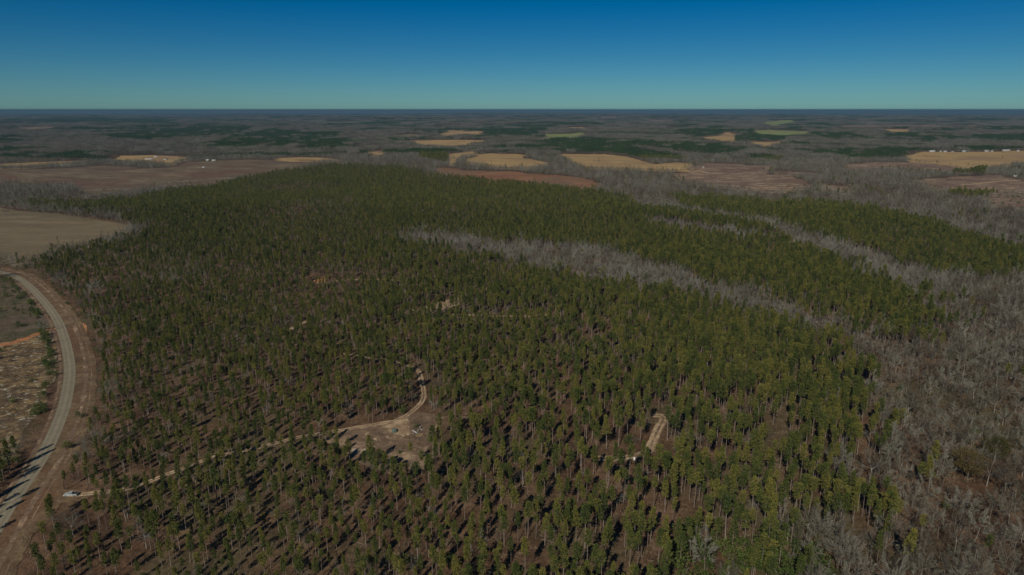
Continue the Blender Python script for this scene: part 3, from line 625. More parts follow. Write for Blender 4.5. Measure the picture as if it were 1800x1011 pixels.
# ---- scatter as one object of stuff -------------------------------------------
def scatter(name, meshes, x, y, z, idx, rot, scl, **props):
    col = bpy.data.collections.new(name + '_kinds')
    for i, me in enumerate(meshes):
        o = bpy.data.objects.new('%s_kind_%02d' % (name, i), me); col.objects.link(o)
    me = bpy.data.meshes.new(name); n = len(x)
    me.vertices.add(n); me.vertices.foreach_set('co', np.stack([x, y, z], 1).astype(np.float32).ravel())
    for nm, ty, v in (('idx', 'INT', idx.astype(np.int32)), ('rotz', 'FLOAT', rot.astype(np.float32)), ('scl', 'FLOAT', scl.astype(np.float32))):
        a = me.attributes.new(nm, ty, 'POINT'); a.data.foreach_set('value', v)
    o = link(name, me, kind='stuff', **props)
    ng = bpy.data.node_groups.new(name, 'GeometryNodeTree')
    ng.interface.new_socket('Geometry', in_out='INPUT', socket_type='NodeSocketGeometry'); ng.interface.new_socket('Geometry', in_out='OUTPUT', socket_type='NodeSocketGeometry')
    gi = ng.nodes.new('NodeGroupInput'); go = ng.nodes.new('NodeGroupOutput'); ip = ng.nodes.new('GeometryNodeInstanceOnPoints')
    ci = ng.nodes.new('GeometryNodeCollectionInfo'); ci.inputs['Collection'].default_value = col
    ci.inputs['Separate Children'].default_value = True; ci.inputs['Reset Children'].default_value = True
    def na(nm, ty): a = ng.nodes.new('GeometryNodeInputNamedAttribute'); a.data_type = ty; a.inputs['Name'].default_value = nm; return a.outputs['Attribute']
    L = ng.links.new
    L(gi.outputs[0], ip.inputs['Points']); L(ci.outputs[0], ip.inputs['Instance']); ip.inputs['Pick Instance'].default_value = True
    L(na('idx', 'INT'), ip.inputs['Instance Index'])
    cx = ng.nodes.new('ShaderNodeCombineXYZ'); L(na('rotz', 'FLOAT'), cx.inputs['Z']); L(cx.outputs[0], ip.inputs['Rotation'])
    cs = ng.nodes.new('ShaderNodeCombineXYZ'); sc_ = na('scl', 'FLOAT')
    for k in 'XYZ': L(sc_, cs.inputs[k])
    L(cs.outputs[0], ip.inputs['Scale']); L(ip.outputs[0], go.inputs[0])
    md = o.modifiers.new('scatter', 'NODES'); md.node_group = ng
    return o

# ---- trees one can tell apart ---------------------------------------------------
NEAR_FAR = 2450.0
x, y = grid(-2300, 2300, 150, NEAR_FAR, 5.4)
def feather(x, y): return pine_zone(x + 9 * noise2(x, y, 40) + rng.normal(size=x.shape) * 5, y + 14 * noise2(x + 500, y, 50) + rng.normal(size=x.shape) * 8)
pz = feather(x, y); bl = blocked(x, y)
u, v, dp = project(x, y, hgt(x, y)); thin_ = 1 - 0.33 * smooth(850, 950, u) * (1 - smooth(1330, 1420, u)) * smooth(690, 760, v) - 0.22 * smooth(760, 860, v) * (1 - smooth(850, 950, u)) * smooth(560, 640, u)
dens = 0.6 * noise2(x, y, 170) + 0.7 * noise2(x + 77, y, 45)
keep = pz & ~bl & (rng.uniform(size=x.shape) < thin_ * np.clip(0.84 + 0.22 * dens, 0.15, 1.0))
px_, py_ = x[keep], y[keep]
# second, denser sowing towards the dark eastern edge and far part
x, y = grid(-2300, 2300, 250, NEAR_FAR, 9.5)
u, v, dp = project(x, y, hgt(x, y)); pz2 = pine_zone(x, y) & ~blocked(x, y)
dd = np.clip((u - 1150) / 350, 0, 1) * 0.15 + np.clip((620 - v) / 200, 0, 1) * 0.25 + 0.03
k2 = pz2 & (rng.uniform(size=x.shape) < np.clip(dd * (1 + 0.6 * noise2(x, y, 240)), 0, 1))
px_ = np.concatenate([px_, x[k2]]); py_ = np.concatenate([py_, y[k2]])
# pines loose in the hardwoods
x, y = grid(-2300, 2300, 200, NEAR_FAR, 16)
notp = ~pine_zone(x, y) & ~blocked(x, y)
farp = np.zeros(x.shape, bool)
for P in FARPINE: farp |= inside(P, x, y)
cl = noise2(x, y, 260)
k3 = notp & (farp | (rng.uniform(size=x.shape) < np.clip(0.08 + 0.25 * (cl - 0.8), 0.05, 0.7)))
px_ = np.concatenate([px_, x[k3]]); py_ = np.concatenate([py_, y[k3]])
# the pines in their far stands
x, y = grid(-2300, 2300, 1200, NEAR_FAR, 8); farp = np.zeros(x.shape, bool)
for P in FARPINE: farp |= inside(P, x, y)
farp &= ~blocked(x, y)
px_ = np.concatenate([px_, x[farp]]); py_ = np.concatenate([py_, y[farp]])
# young pines on the slope left of the road
sm = [(-15 + q * 14, 512 + q * 9 + random.uniform(-4, 8)) for q in range(6)] + [(88, 565), (60, 540), (20, 500), (35, 520)]
tallp = [(-60, 860), (-45, 895), (-20, 880), (-70, 930), (-10, 850), (5, 835), (-90, 990), (-30, 920), (18, 828), (-50, 960), (30, 812), (-80, 830), (-40, 870), (-28, 850), (-60, 905), (-15, 865), (8, 848), (-75, 950), (-35, 905), (-5, 838), (-95, 900), (-110, 960), (-120, 1010), (-20, 905)]
smp = np.array([at(*p) for p in sm + tallp])
ph = np.concatenate([np.zeros(len(px_)), np.ones(len(smp))]); px_ = np.concatenate([px_, smp[:, 0]]); py_ = np.concatenate([py_, smp[:, 1]])
pzz = hgt(px_, py_)
u, v, dp = project(px_, py_, pzz)
hh = 11.6 + 4.4 * np.clip((u - 600) / 600, 0, 1) + noise2(px_, py_, 300) * 0.9 + rng.normal(size=u.shape) * 2.1
hh = np.where(ph == 1, rng.uniform(4, 8, u.shape), hh); hh[len(hh) - len(tallp):] = rng.uniform(12, 17, len(tallp)); hh = np.clip(hh, 4, 23)
pid = rng.integers(0, 6, u.shape); prot = rng.uniform(0, 6.283, u.shape)

x, y = grid(-2300, 2300, 150, NEAR_FAR, 7.1)
pz = feather(x, y); bl = blocked(x, y); farp = np.zeros(x.shape, bool)
for P in FARPINE: farp |= inside(P, x, y)
ls = inside(LEFTSHRUB, x, y); uu, vv, _ = project(x, y, hgt(x, y))
leftland = (seg_dist(ROAD, x, y) < 130) & (uu < 70) & (vv > 520) & ~ls
rnd = rng.uniform(size=x.shape)
kb = ~bl & ~((uu > 1170) & (uu < 1450) & (vv > 960) & (rnd > 0.45)) & np.where(pz, rnd < 0.17 + 0.11 * np.clip(noise2(x, y, 220), 0, 2), np.where(farp, rnd < 0.03, np.where(leftland, rnd < 0.25, rnd < 0.93)))
bx_, by_ = x[kb], y[kb]; bpz = pz[kb]
# the broken belt of bare trees behind the left field and round the farmstead is covered by the default
bz = hgt(bx_, by_); bu, bv, bdp = project(bx_, by_, bz)
bh = np.clip(14.8 + rng.normal(size=bu.shape) * 3.0 + noise2(bx_, by_, 150) * 1.5, 7, 25); bh = np.where(bpz, bh * rng.uniform(0.45, 0.85, bh.shape), bh)
bh = np.where((bu < 120) & (bv > 690), rng.uniform(6, 12, bu.shape), bh)
bid = rng.integers(0, 5, bu.shape); bid = np.where(bpz, 3, bid); brot = rng.uniform(0, 6.283, bu.shape)

ex_, ey_, ep_ = [], [], []
for iP, P in enumerate(no_tree):
    P = np.array(P); d0 = np.hypot(*P.mean(0))
    if iP in (1, 2, 3, 4) or d0 < 1100 or d0 > 6000: continue
    for a, b in zip(P, np.roll(P, -1, 0)):
        L = np.hypot(*(b - a)); n = int(L / (9 if d0 < NEAR_FAR else 12)); t = rng.uniform(size=n); keep_ = noise2(a[0] + (b - a)[0] * t + 31, a[1] + (b - a)[1] * t, 160) > -0.5
        q = a + (b - a) * t[:, None] + rng.normal(size=(n, 2)) * 9; q = q[keep_]; ex_ += list(q[:, 0]); ey_ += list(q[:, 1]); ep_ += list(rng.uniform(size=len(q)) < 0.2)
    x0, y0 = P.min(0); x1, y1 = P.max(0); n = int((x1 - x0) * (y1 - y0) / 9000) + 1
    qx, qy = rng.uniform(x0, x1, n), rng.uniform(y0, y1, n); m = inside(P, qx, qy) & (noise2(qx, qy, 210) > 0.3); ex_ += list(qx[m]); ey_ += list(qy[m]); ep_ += list(rng.uniform(size=int(m.sum())) < 0.4)
ex_, ey_, ep_ = np.array(ex_), np.array(ey_), np.array(ep_, bool); ez_ = hgt(ex_, ey_); eu, ev, ed = project(ex_, ey_, ez_)
a_ = ep_; n = int(a_.sum())
px_ = np.concatenate([px_, ex_[a_]]); py_ = np.concatenate([py_, ey_[a_]]); pzz = np.concatenate([pzz, ez_[a_]]); u = np.concatenate([u, eu[a_]]); v = np.concatenate([v, ev[a_]]); dp = np.concatenate([dp, ed[a_]])
hh = np.concatenate([hh, rng.uniform(6, 14, n)]); pid = np.concatenate([pid, rng.integers(0, 6, n)]); prot = np.concatenate([prot, rng.uniform(0, 6.28, n)])
a_ = ~ep_; n = int(a_.sum())
bx_ = np.concatenate([bx_, ex_[a_]]); by_ = np.concatenate([by_, ey_[a_]]); bz = np.concatenate([bz, ez_[a_]]); bu = np.concatenate([bu, eu[a_]]); bv = np.concatenate([bv, ev[a_]]); bdp = np.concatenate([bdp, ed[a_]])
bh = np.concatenate([bh, rng.uniform(7, 17, n)]); bid = np.concatenate([bid, rng.integers(0, 5, n)]); brot = np.concatenate([brot, rng.uniform(0, 6.28, n)])

def nearest_shown(u, v, dp, h, n):
    vis = (u > -4) & (u < 1804) & (v - h * 0.8 * F / dp < 1011)
    o = np.argsort(np.where(vis, dp / h, 1e9))[:n]; m = np.zeros(u.shape, bool); m[o] = True; return m & vis
pin = nearest_shown(u, v, dp, hh, 298); bin_ = nearest_shown(bu, bv, bdp, bh, 298)

LM = {'the curving road': ROAD, 'the sandy dirt track': TRACK, 'the looped sandy track': TRACK4}
clr = np.array(at(690, 770)); trk = np.array(at(123, 871))
def beside(x, y, u, v, kind):
    if math.hypot(x - trk[0], y - trk[1]) < 22: return 'near the parked white pickup'
    if math.hypot(x - clr[0], y - clr[1]) < 45: return 'at the edge of the trampled clearing'
    for k, w in (('the curving road', 34), ('the sandy dirt track', 14), ('the looped sandy track', 16)):
        if float(seg_dist(LM[k], np.array([x]), np.array([y]))[0]) < w: return 'beside ' + k
    if kind == 'pine':
        if u > 1180: return 'where the pines meet the grey hardwoods'
        if u > 850: return 'on open brown floor below the looped track'
        if u > 450: return 'in the thinned stand below the clearing'
        return 'in the thinned stand between road and clearing'
    if u < 1180: return 'standing alone among the green pines'
    if u < 1420: return 'along the edge of the pine stand'
    return 'deep in the grey hardwood bottom'
def hw(h, a, b): return 'tall' if h > b else ('short' if h < a else 'medium-height')
def individuals(kind, mask, X, Y, Z, U, Vv, Hh, ids, rots, protos, base_h, mk):
    first = {}
    for i in np.nonzero(mask)[0]:
        k = int(ids[i]); t_m, c_m, _, w = protos[k]
        root = empty(mk[0], (X[i], Y[i], Z[i]), rots[i]); root.rotation_euler = (rng.normal() * 0.025, rng.normal() * 0.025, rots[i]); s = Hh[i] / base_h; root.scale = (s, s, s)
        if kind == 'pine': root['label'] = '%s green pine with %s crown %s' % (hw(Hh[i], 13, 17), w, beside(X[i], Y[i], U[i], Vv[i], kind))
        else: root['label'] = '%s leafless grey tree with %s crown %s' % (hw(Hh[i], 14, 19), w, beside(X[i], Y[i], U[i], Vv[i], kind))
        root['category'] = mk[1]; root['group'] = mk[2]
        if k not in first:
            a = link('trunk', t_m, root); b = link('crown', c_m, root); first[k] = (a, b)
        else:
            for p in first[k]:
                q = p.copy(); q.parent = root; C.objects.link(q)
individuals('pine', pin, px_, py_, pzz, u, v, hh, pid, prot, pine_near, 16, ('pine_tree', 'pine tree', 'thinned pine trees'))
individuals('bare', bin_, bx_, by_, bz, bu, bv, bh, bid, brot, bare_near, 18, ('bare_tree', 'bare tree', 'leafless hardwood trees'))

LODD = 1150.0
m = ~pin; farl = (dp > LODD)
scatter('pine_stand', [p[2] for p in pine_near] + [p[2] for p in pine_mid], px_[m], py_[m], pzz[m], (pid + 6 * farl)[m], prot[m], (hh / 16)[m], label='dense green pine stand of slender trees filling the middle ground', category='pine forest')
m = ~bin_; farl = (bdp > LODD)
strip = (bu > 690) & (bu < 1660) & (bv > 372) & (bv < 585); sn = noise2(bx_, by_, 240) + 0.5 * noise2(bx_ + 50, by_, 60)
sil = rng.uniform(size=bu.shape) < np.where(strip, 0.72, np.clip(0.08 + 0.18 * sn, 0.02, 0.45))
bi_all = np.where(sil, bid + 10, bid + 5 * farl)
scatter('hardwood_stand', [p[2] for p in bare_near] + [p[2] for p in bare_mid] + silver, bx_[m], by_[m], bz[m], bi_all[m], brot[m], (bh / 18)[m], label='grey leafless hardwoods along the creek bottoms and behind the pines', category='bare woods')

# ---- far woods out to the horizon -------------------------------------------------
def zone_far(x, y):
    """1 pine, 0 bare, -1 open"""
    n = noise2(x * 0.8, y * 1.6, 1500) + 0.8 * noise2(x + 900, y * 1.5 - 400, 520) + 0.5 * noise2(x - 300, y * 1.3 + 800, 230)
    z = (n > 0.15 + 0.2 * (x > 0)).astype(int)
    o = noise2(x * 0.7 + 5000, y * 1.5, 1100) + 0.5 * noise2(x, y * 1.3, 430)
    d = np.hypot(x, y)
    z = np.where((o > 1.9) & (d > 4000), -1, z)
    for P in FARPINE: z = np.where(inside(P, x, y), 1, z)
    return z
def ring(name, d0, d1, s, Pm, Bm, wide=0.95):
    gx, gy = np.meshgrid(np.arange(-d1, d1, s), np.arange(d0 * 0.6, d1, s)); gx = gx.ravel() + rng.uniform(-0.3, 0.3, gx.size) * s; gy = gy.ravel() + rng.uniform(-0.3, 0.3, gy.size) * s
    m = (gy >= d0) & (gy < d1) & (np.abs(gx) < wide * gy); gx, gy = gx[m], gy[m]
    b = np.zeros(gx.shape, bool)
    for P in no_tree:
        for ox, oy in ((0, 0), (s * 0.35, 0), (-s * 0.35, 0), (0, s * 0.35), (0, -s * 0.35)): b |= inside(P, gx + ox, gy + oy)
    z = zone_far(gx, gy); k = ~b & (z >= 0); gx, gy, z = gx[k], gy[k], z[k]
    z = np.where(rng.uniform(size=z.shape) < 0.035, 1 - z, z)
    idx = np.where(z == 1, rng.integers(0, len(Pm), z.shape), len(Pm) + rng.integers(0, len(Bm), z.shape))
    return gx, gy, hgt(gx, gy), idx
for nm, d0, d1, s, Pm, Bm, lab in (('distant_woodland', NEAR_FAR, 6500, 38, P_far, B_far, 'mixed pine and leafless woodland beyond the pine stand'),
                                ('far_off_woodland', 6500, 17000, 125, P_vfar, B_vfar, 'blue-green far-off woodland rolling towards the horizon'),
                                ('horizon_woodland', 17000, 47000, 410, P_hor, B_hor, 'hazy dark wooded ridges along the skyline')):
    gx, gy, gz, idx = ring(nm, d0, d1, s, Pm, Bm)
    scatter(nm, Pm + Bm, gx, gy, gz, idx, rng.integers(0, 4, gx.shape) * 1.5708, np.ones(gx.shape) * rng.uniform(0.85, 1.15, gx.shape), label=lab, category='woods')

# ---- undergrowth: brush and litter on the floor -------------------------------------
x, y = grid(-900, 900, 170, 820, 3.0, 0.5)
k = (np.abs(x) < 0.8 * y + 20) & (seg_dist(ROAD, x, y) > 5) & (seg_dist(TRACK, x, y) > 2) & (rng.uniform(size=x.shape) < np.clip(0.5 + 0.35 * noise2(x, y, 45), 0, 0.95))
k &= ~((seg_dist(ROAD, x - 5, y) < 13) & (rng.uniform(size=x.shape) < 0.8))
x, y = x[k], y[k]
scatter('undergrowth', litter_m, x, y, hgt(x, y), rng.integers(0, 4, x.shape), rng.uniform(0, 6.28, x.shape), rng.uniform(0.5, 1.6, x.shape), label='dead brush and fallen sticks littering the brown forest floor', category='undergrowth')

# ---- evergreen bushes ------------------------------------------------------------------
x, y = grid(-2300, 2300, 190, 1500, 17, 0.5); uu, vv, dd_ = project(x, y, hgt(x, y))
pz = pine_zone(x, y); br = (vv > 930) & (uu > 1180) & (uu < 1480); nn = noise2(x, y, 90)
prob = np.where(br, 0.85, np.where(pz, 0.10 + 0.12 * np.clip(nn, 0, 2), 0.22 + 0.14 * np.clip(nn, 0, 2)))
prob = np.where((uu < 70) & (vv > 480) & (vv < 560), 0.6, prob)
ok = ~(inside(no_tree[0], x, y) | inside(no_tree[1], x, y)) & (seg_dist(ROAD, x - 5, y) > 13) & (seg_dist(TRACK, x, y) > 3.5) & (rng.uniform(size=x.shape) < prob)
ex2, ey2 = grid(-260, 60, 180, 560, 6.5, 0.5); m2_ = inside(LEFTSHRUB, ex2, ey2) & (seg_dist(ROAD, ex2, ey2) > 7) & (rng.uniform(size=ex2.shape) < 0.65)
GP = poly([(1170, 955), (1215, 925), (1300, 945), (1400, 955), (1450, 1000), (1440, 1050), (1190, 1060)]); gx_, gy_ = grid(-50, 260, 190, 330, 5.5, 0.5); g_ = inside(GP, gx_, gy_) & (rng.uniform(size=gx_.shape) < 0.8)
ex2 = np.concatenate([ex2, gx_[g_]]); ey2 = np.concatenate([ey2, gy_[g_]]); m2_ = np.concatenate([m2_, np.ones(int(g_.sum()), bool)])
SM = shifted(ROAD, -side * 11.5); mg = [p for p in SM[24:92] for _ in range(2) if random.random() < 0.5]
mg = [(p[0] + random.uniform(-3, 2), p[1] + random.uniform(-3, 3)) for p in mg]
extra = np.array([at(*p) for p in [(92, 500), (100, 512), (108, 520), (118, 535), (128, 545), (137, 556), (150, 560), (30, 470), (45, 472), (165, 600), (170, 620), (140, 735), (118, 790)]])
x = np.concatenate([x[ok], extra[:, 0], ex2[m2_], [p[0] for p in mg]]); y = np.concatenate([y[ok], extra[:, 1], ey2[m2_], [p[1] for p in mg]]); z = hgt(x, y); uu, vv, dd_ = project(x, y, z)
sc = rng.uniform(0.6, 1.7, x.shape); sc = np.where((vv > 915) & (uu > 1180) & (uu < 1480), sc * 1.6, sc); bi = rng.integers(0, 3, x.shape); ro = rng.uniform(0, 6.28, x.shape)
bm = nearest_shown(uu, vv, dd_, sc * 3, 290); first = {}
for i in np.nonzero(bm)[0]:
    root = empty('evergreen_bush', (x[i], y[i], z[i]), ro[i], label='%s bright green bush %s' % (('large' if sc[i] > 1.2 else 'small'), beside(x[i], y[i], uu[i], vv[i], 'bush').replace('standing alone ', '')), category='bush', group='evergreen bushes'); root.scale = (sc[i],) * 3
    kk = int(bi[i])
    if kk not in first: first[kk] = (link('stem', bush_m[kk][0], root), link('leaves', bush_m[kk][1], root))
    else:
        for p in first[kk]: q = p.copy(); q.parent = root; C.objects.link(q)
scatter('shrubbery', [b[2] for b in bush_m], x[~bm], y[~bm], z[~bm], bi[~bm], ro[~bm], sc[~bm], label='scattered green bushes among the farther trees', category='shrubbery')

# ---- the two olive-brown oaks among the hardwoods ----------------------------------------
def oak(p, h, rad_, seed, lab):
    r = np.random.default_rng(seed); x, y = at(*p); root = empty('oak_tree', (x, y, float(hgt(x, y))), 0, label=lab, category='oak tree')
    tk = MB(); cr = MB(); tk.tube([(0, 0, -0.6), (0, 0, h * 0.3), (0.3, 0.2, h * 0.6)], [0.6, 0.45, 0.25], 8)
    for k in range(12):
        a = k * 2.4; tk.tube([(0, 0, h * 0.28 + k * 0.2), (math.cos(a) * rad_ * 0.7, math.sin(a) * rad_ * 0.7, h * (0.5 + 0.03 * k))], [0.2, 0.05], 4)
    n = 90; c = unit(r.normal(size=(n, 3))) * r.uniform(0.55, 1, n)[:, None] * [rad_, rad_, h * 0.38] + [0, 0, h * 0.6]
    for q in c:
        m_ = 60; t0 = r.normal(0.5, 0.2)
        cr.blades(q + r.normal(size=(m_, 3)) * 0.75, unit(r.normal(size=(m_, 3)) + unit(q - [0, 0, h * 0.5]) * 0.8), r.uniform(0.35, 0.6, m_), r.uniform(0.12, 0.2, m_), r, np.clip(t0 + r.normal(size=m_) * 0.12, 0, 1))
    link('trunk', tk.mesh('oak_trunk', M['palebark']), root); link('crown', cr.mesh('oak_crown', M['oakleaf']), root)
oak((1700, 842), 17, 8.0, 5, 'broad olive-brown oak still in leaf among grey bare trees')
oak((1748, 812), 14, 6.0, 6, 'smaller olive-green oak just behind the broad olive-brown one')

# ---- fallen logs ---------------------------------------------------------------------------
logs = [(634, 956), (1262, 910), (1120, 842), (1060, 855), (1232, 918), (1150, 910), (1115, 915), (600, 812), (655, 836), (690, 862), (712, 880), (705, 905), (720, 930), (712, 955), (1295, 895), (960, 950), (1010, 843), (980, 965), (500, 905), (455, 960), (310, 905), (1210, 985), (1130, 1000), (668, 818), (745, 800)]
for k, p in enumerate(logs):
    X, Y = at(*p); L = random.uniform(3, 7); a = random.uniform(-0.6, 0.6) + (1.4 if k in (9, 10, 11, 12, 13) else 0)
    b = MB(); r0 = random.uniform(0.12, 0.2); z0 = [float(hgt(X + math.cos(a) * s, Y + math.sin(a) * s) - hgt(X, Y)) + r0 for s in (-L / 2, 0, L / 2)]
    b.tube([(-math.cos(a) * L / 2, -math.sin(a) * L / 2, z0[0]), (0, 0.05, z0[1]), (math.cos(a) * L / 2, math.sin(a) * L / 2, z0[2])], [r0, r0 * 0.85, r0 * 0.5], 7, 0.95)
    s2 = random.choice((-1, 1)); b.tube([(0, 0, z0[1]), (-s2 * math.sin(a) * 1.2 + 0.5, s2 * math.cos(a) * 1.2, z0[1] + 0.5)], [0.06, 0.02], 4, 0.95)
    o = link('fallen_log', b.mesh('fallen_log', M['palebark']), loc=(X, Y, float(hgt(X, Y))), category='log', group='fallen pale logs')
    o['label'] = ('pale fallen log ' + beside(X, Y, *p, 'pine')).replace('in the thinned stand', 'lying on brown ground').replace('where the', 'lying where the')

# ---- pickup truck ---------------------------------------------------------------------------
def extrude_profile(P, w, m, name, inset=0.0):
    b = MB(); n = len(P); v = [(x, -w / 2, z) for x, z in P] + [(x, w / 2, z) for x, z in P]
    me = bpy.data.meshes.new(name); fs = [tuple(range(n)), tuple(range(2 * n - 1, n - 1, -1))] + [(i, i + n, (i + 1) % n + n, (i + 1) % n) for i in range(n)]
    me.from_pydata(v, [], fs); me.update(); me.materials.append(m); return me
def pickup(p, rz):
    X, Y = at(*p); z = float(lift(X, Y, 0.3)); t = empty('pickup_truck', (X, Y, z), rz, label='white crew-cab pickup truck parked where the dirt track meets the verge', category='pickup truck')
    body = extrude_profile([(-2.9, 0.5), (-2.9, 1.1), (-2.85, 1.18), (-1.0, 1.18), (-1.0, 1.12), (1.1, 1.12), (2.6, 1.05), (2.85, 0.9), (2.9, 0.5), (2.3, 0.42), (-2.5, 0.42)], 1.95, M['carpaint'], 'truck_body')
    bo = link('body', body, t)
    cab = extrude_profile([(-1.0, 1.13), (-0.85, 1.8), (-0.6, 1.88), (0.35, 1.88), (0.6, 1.82), (1.15, 1.13)], 1.7, M['carpaint'], 'truck_cab'); link('cab', cab, t)
    g = MB()
    for s in (-1, 1):
        for a, b_ in ((-0.78, -0.08), (0.0, 0.62)): g.box(((a + b_) / 2, s * 0.853, 1.48), (b_ - a, 0.02, 0.42))
    link('side_window', g.mesh('side_window', M['glass']), t)
    w = MB(); w.add([(0.63, -0.75, 1.8), (0.63, 0.75, 1.8), (1.13, 0.78, 1.18), (1.13, -0.78, 1.18)], q=[(0, 1, 2, 3)]); w.V[0][:, 0] += 0.02
    w.add([(0.63, -0.75, 1.79), (0.63, 0.75, 1.79), (1.13, 0.78, 1.17), (1.13, -0.78, 1.17)], q=[(3, 2, 1, 0)]); link('windscreen', w.mesh('windscreen', M['glass']), t)
    bed = MB(); bed.box((-1.93, 0, 1.195), (1.7, 1.6, 0.03)); link('bed_liner', bed.mesh('bed_liner', M['rubber']), t)
    for sx in (-1.75, 1.9):
        for sy in (-1, 1):
            wh = MB(); wh.tube([(0, -0.12, 0), (0, 0.12, 0)], [0.4, 0.4], 16); wh.tube([(0, -0.121 , 0), (0, -0.12, 0)], [0.001, 0.4], 16); wh.tube([(0, 0.12, 0), (0, 0.121, 0)], [0.4, 0.001], 16)
            o = link('wheel', wh.mesh('wheel', M['rubber']), t, (sx, sy * 0.92, 0.4))
            rm = MB(); rm.tube([(0, sy * 0.125, 0), (0, sy * 0.14, 0)], [0.23, 0.2], 12); rm.tube([(0, sy * 0.14, 0), (0, sy * 0.142, 0)], [0.2, 0.001], 12); link('rim', rm.mesh('rim', M['roof_grey']), o)
    bm_ = MB(); bm_.box((-2.96, 0, 0.6), (0.1, 1.9, 0.2)); bm_.box((2.94, 0, 0.55), (0.12, 1.9, 0.22)); link('bumper', bm_.mesh('bumper', M['roof_grey']), t)
    for s in (-1, 1):
        h_ = MB(); h_.box((2.82, s * 0.75, 0.85), (0.1, 0.3, 0.18)); link('headlight', h_.mesh('headlight', M['white']), t)
pickup((125, 872), math.pi + 0.08)

# ---- things in the clearing ------------------------------------------------------------------
def ground(p): X, Y = at(*p); return (X, Y, float(lift(X, Y, 0.3)))
def sheet(p, sz, rz, tilt, nm, lab, m, cat):
    b = MB(); n = 7
    for k in range(n): b.box(((k - (n - 1) / 2) * sz[0] / n, 0, 0.02 * (k % 2)), (sz[0] / n * 1.02, sz[1], 0.05))
    o = link(nm, b.mesh(nm, m), loc=np.array(ground(p)) + [0, 0, 0.35], label=lab, category=cat, group='dumped white scrap'); o.rotation_euler = (tilt, 0.1, rz); return o
sheet((729, 760), (3.4, 0.9), -0.75, 0.25, 'scrap_panel', 'long white ribbed panel dumped at the sandy edge of the clearing', M['white'], 'panel')
sheet((741, 756.5), (1.0, 0.9), 0.4, 0.3, 'scrap_panel', 'small square white panel at the far end of the dumped scrap', M['white'], 'panel')
sheet((733, 763.5), (1.6, 0.5), -0.2, -0.2, 'scrap_panel', 'narrow white panel lying nearest below the long ribbed panel', M['offwhite'], 'panel')
def bucket(p, r0, h, lab, m=None):
    b = MB(); b.tube([(0, 0, 0.0), (0, 0, 0.02), (0, 0, h), (0, 0, h * 1.0 + 0.02)], [r0 * 0.8, r0 * 0.85, r0, r0 * 1.06], 14); b.tube([(0, 0, h * 0.95), (0, 0, h * 0.951)], [r0, 0.01], 14)
    b2 = MB(); b2.tube([(-r0, 0, h), (-r0 * 0.5, 0, h + r0 * 0.7), (r0 * 0.5, 0, h + r0 * 0.7), (r0, 0, h)], [0.02] * 4, 4)
    o = empty('drum', ground(p), 0.3, label=lab, category='drum', group='dumped white scrap'); link('barrel', b.mesh('barrel', m or M['white']), o); link('handle', b2.mesh('handle', M['roof_grey']), o)
bucket((738.5, 753.5), 0.4, 0.9, 'white drum standing behind the dumped panels')
bucket((735, 759), 0.35, 0.8, 'white drum lying close to the long ribbed panel')
bucket((727, 764), 0.3, 0.6, 'small white drum nearest the brown brush')
def blind(p):
    t = empty('hunting_blind', ground(p), 0.2, label='grey-green box-shaped tent with dark opening in the clearing', category='tent')
    me = bpy.data.meshes.new('blind_cover'); s, h = 1.1, 1.8
    v = [(-s, -s, 0), (s, -s, 0), (s, s, 0), (-s, s, 0), (-s * 1.1, -s * 1.1, h * 0.6), (s * 1.1, -s * 1.1, h * 0.6), (s * 1.1, s * 1.1, h * 0.6), (-s * 1.1, s * 1.1, h * 0.6), (-s * 0.8, -s * 0.8, h), (s * 0.8, -s * 0.8, h), (s * 0.8, s * 0.8, h), (-s * 0.8, s * 0.8, h), (0, 0, h * 1.15)]
    f = [(i, (i + 1) % 4, (i + 1) % 4 + 4, i + 4) for i in range(4)] + [(i + 4, (i + 1) % 4 + 4, (i + 1) % 4 + 8, i + 8) for i in range(4)] + [(i + 8, (i + 1) % 4 + 8, 12) for i in range(4)]
    me.from_pydata(v, [], f); me.update(); me.materials.append(M['teal']); link('cover', me, t)
    b = MB(); b.box((0.35, -1.15, 0.95), (0.7, 0.06, 1.1)); link('opening', b.mesh('opening', M['rubber']), t)
blind((693, 760))
wb = empty('storage_box', ground((1115, 810)), 0.1, label='slim upright white box standing on the looped sandy track', category='box')
b = MB(); b.box((0, 0, 0.85), (0.9, 0.8, 1.7)); link('cabinet', b.mesh('cabinet', plain('enamel_white', (0.8, 0.8, 0.76), 0.4)), wb)
b = MB(); b.box((0, 0, 1.7), (0.8, 0.8, 0.1)); link('lid', b.mesh('lid', M['offwhite']), wb)
b = MB(); b.box((0, -0.36, 0.85), (0.56, 0.03, 1.4)); link('door', b.mesh('door', M['offwhite']), wb)

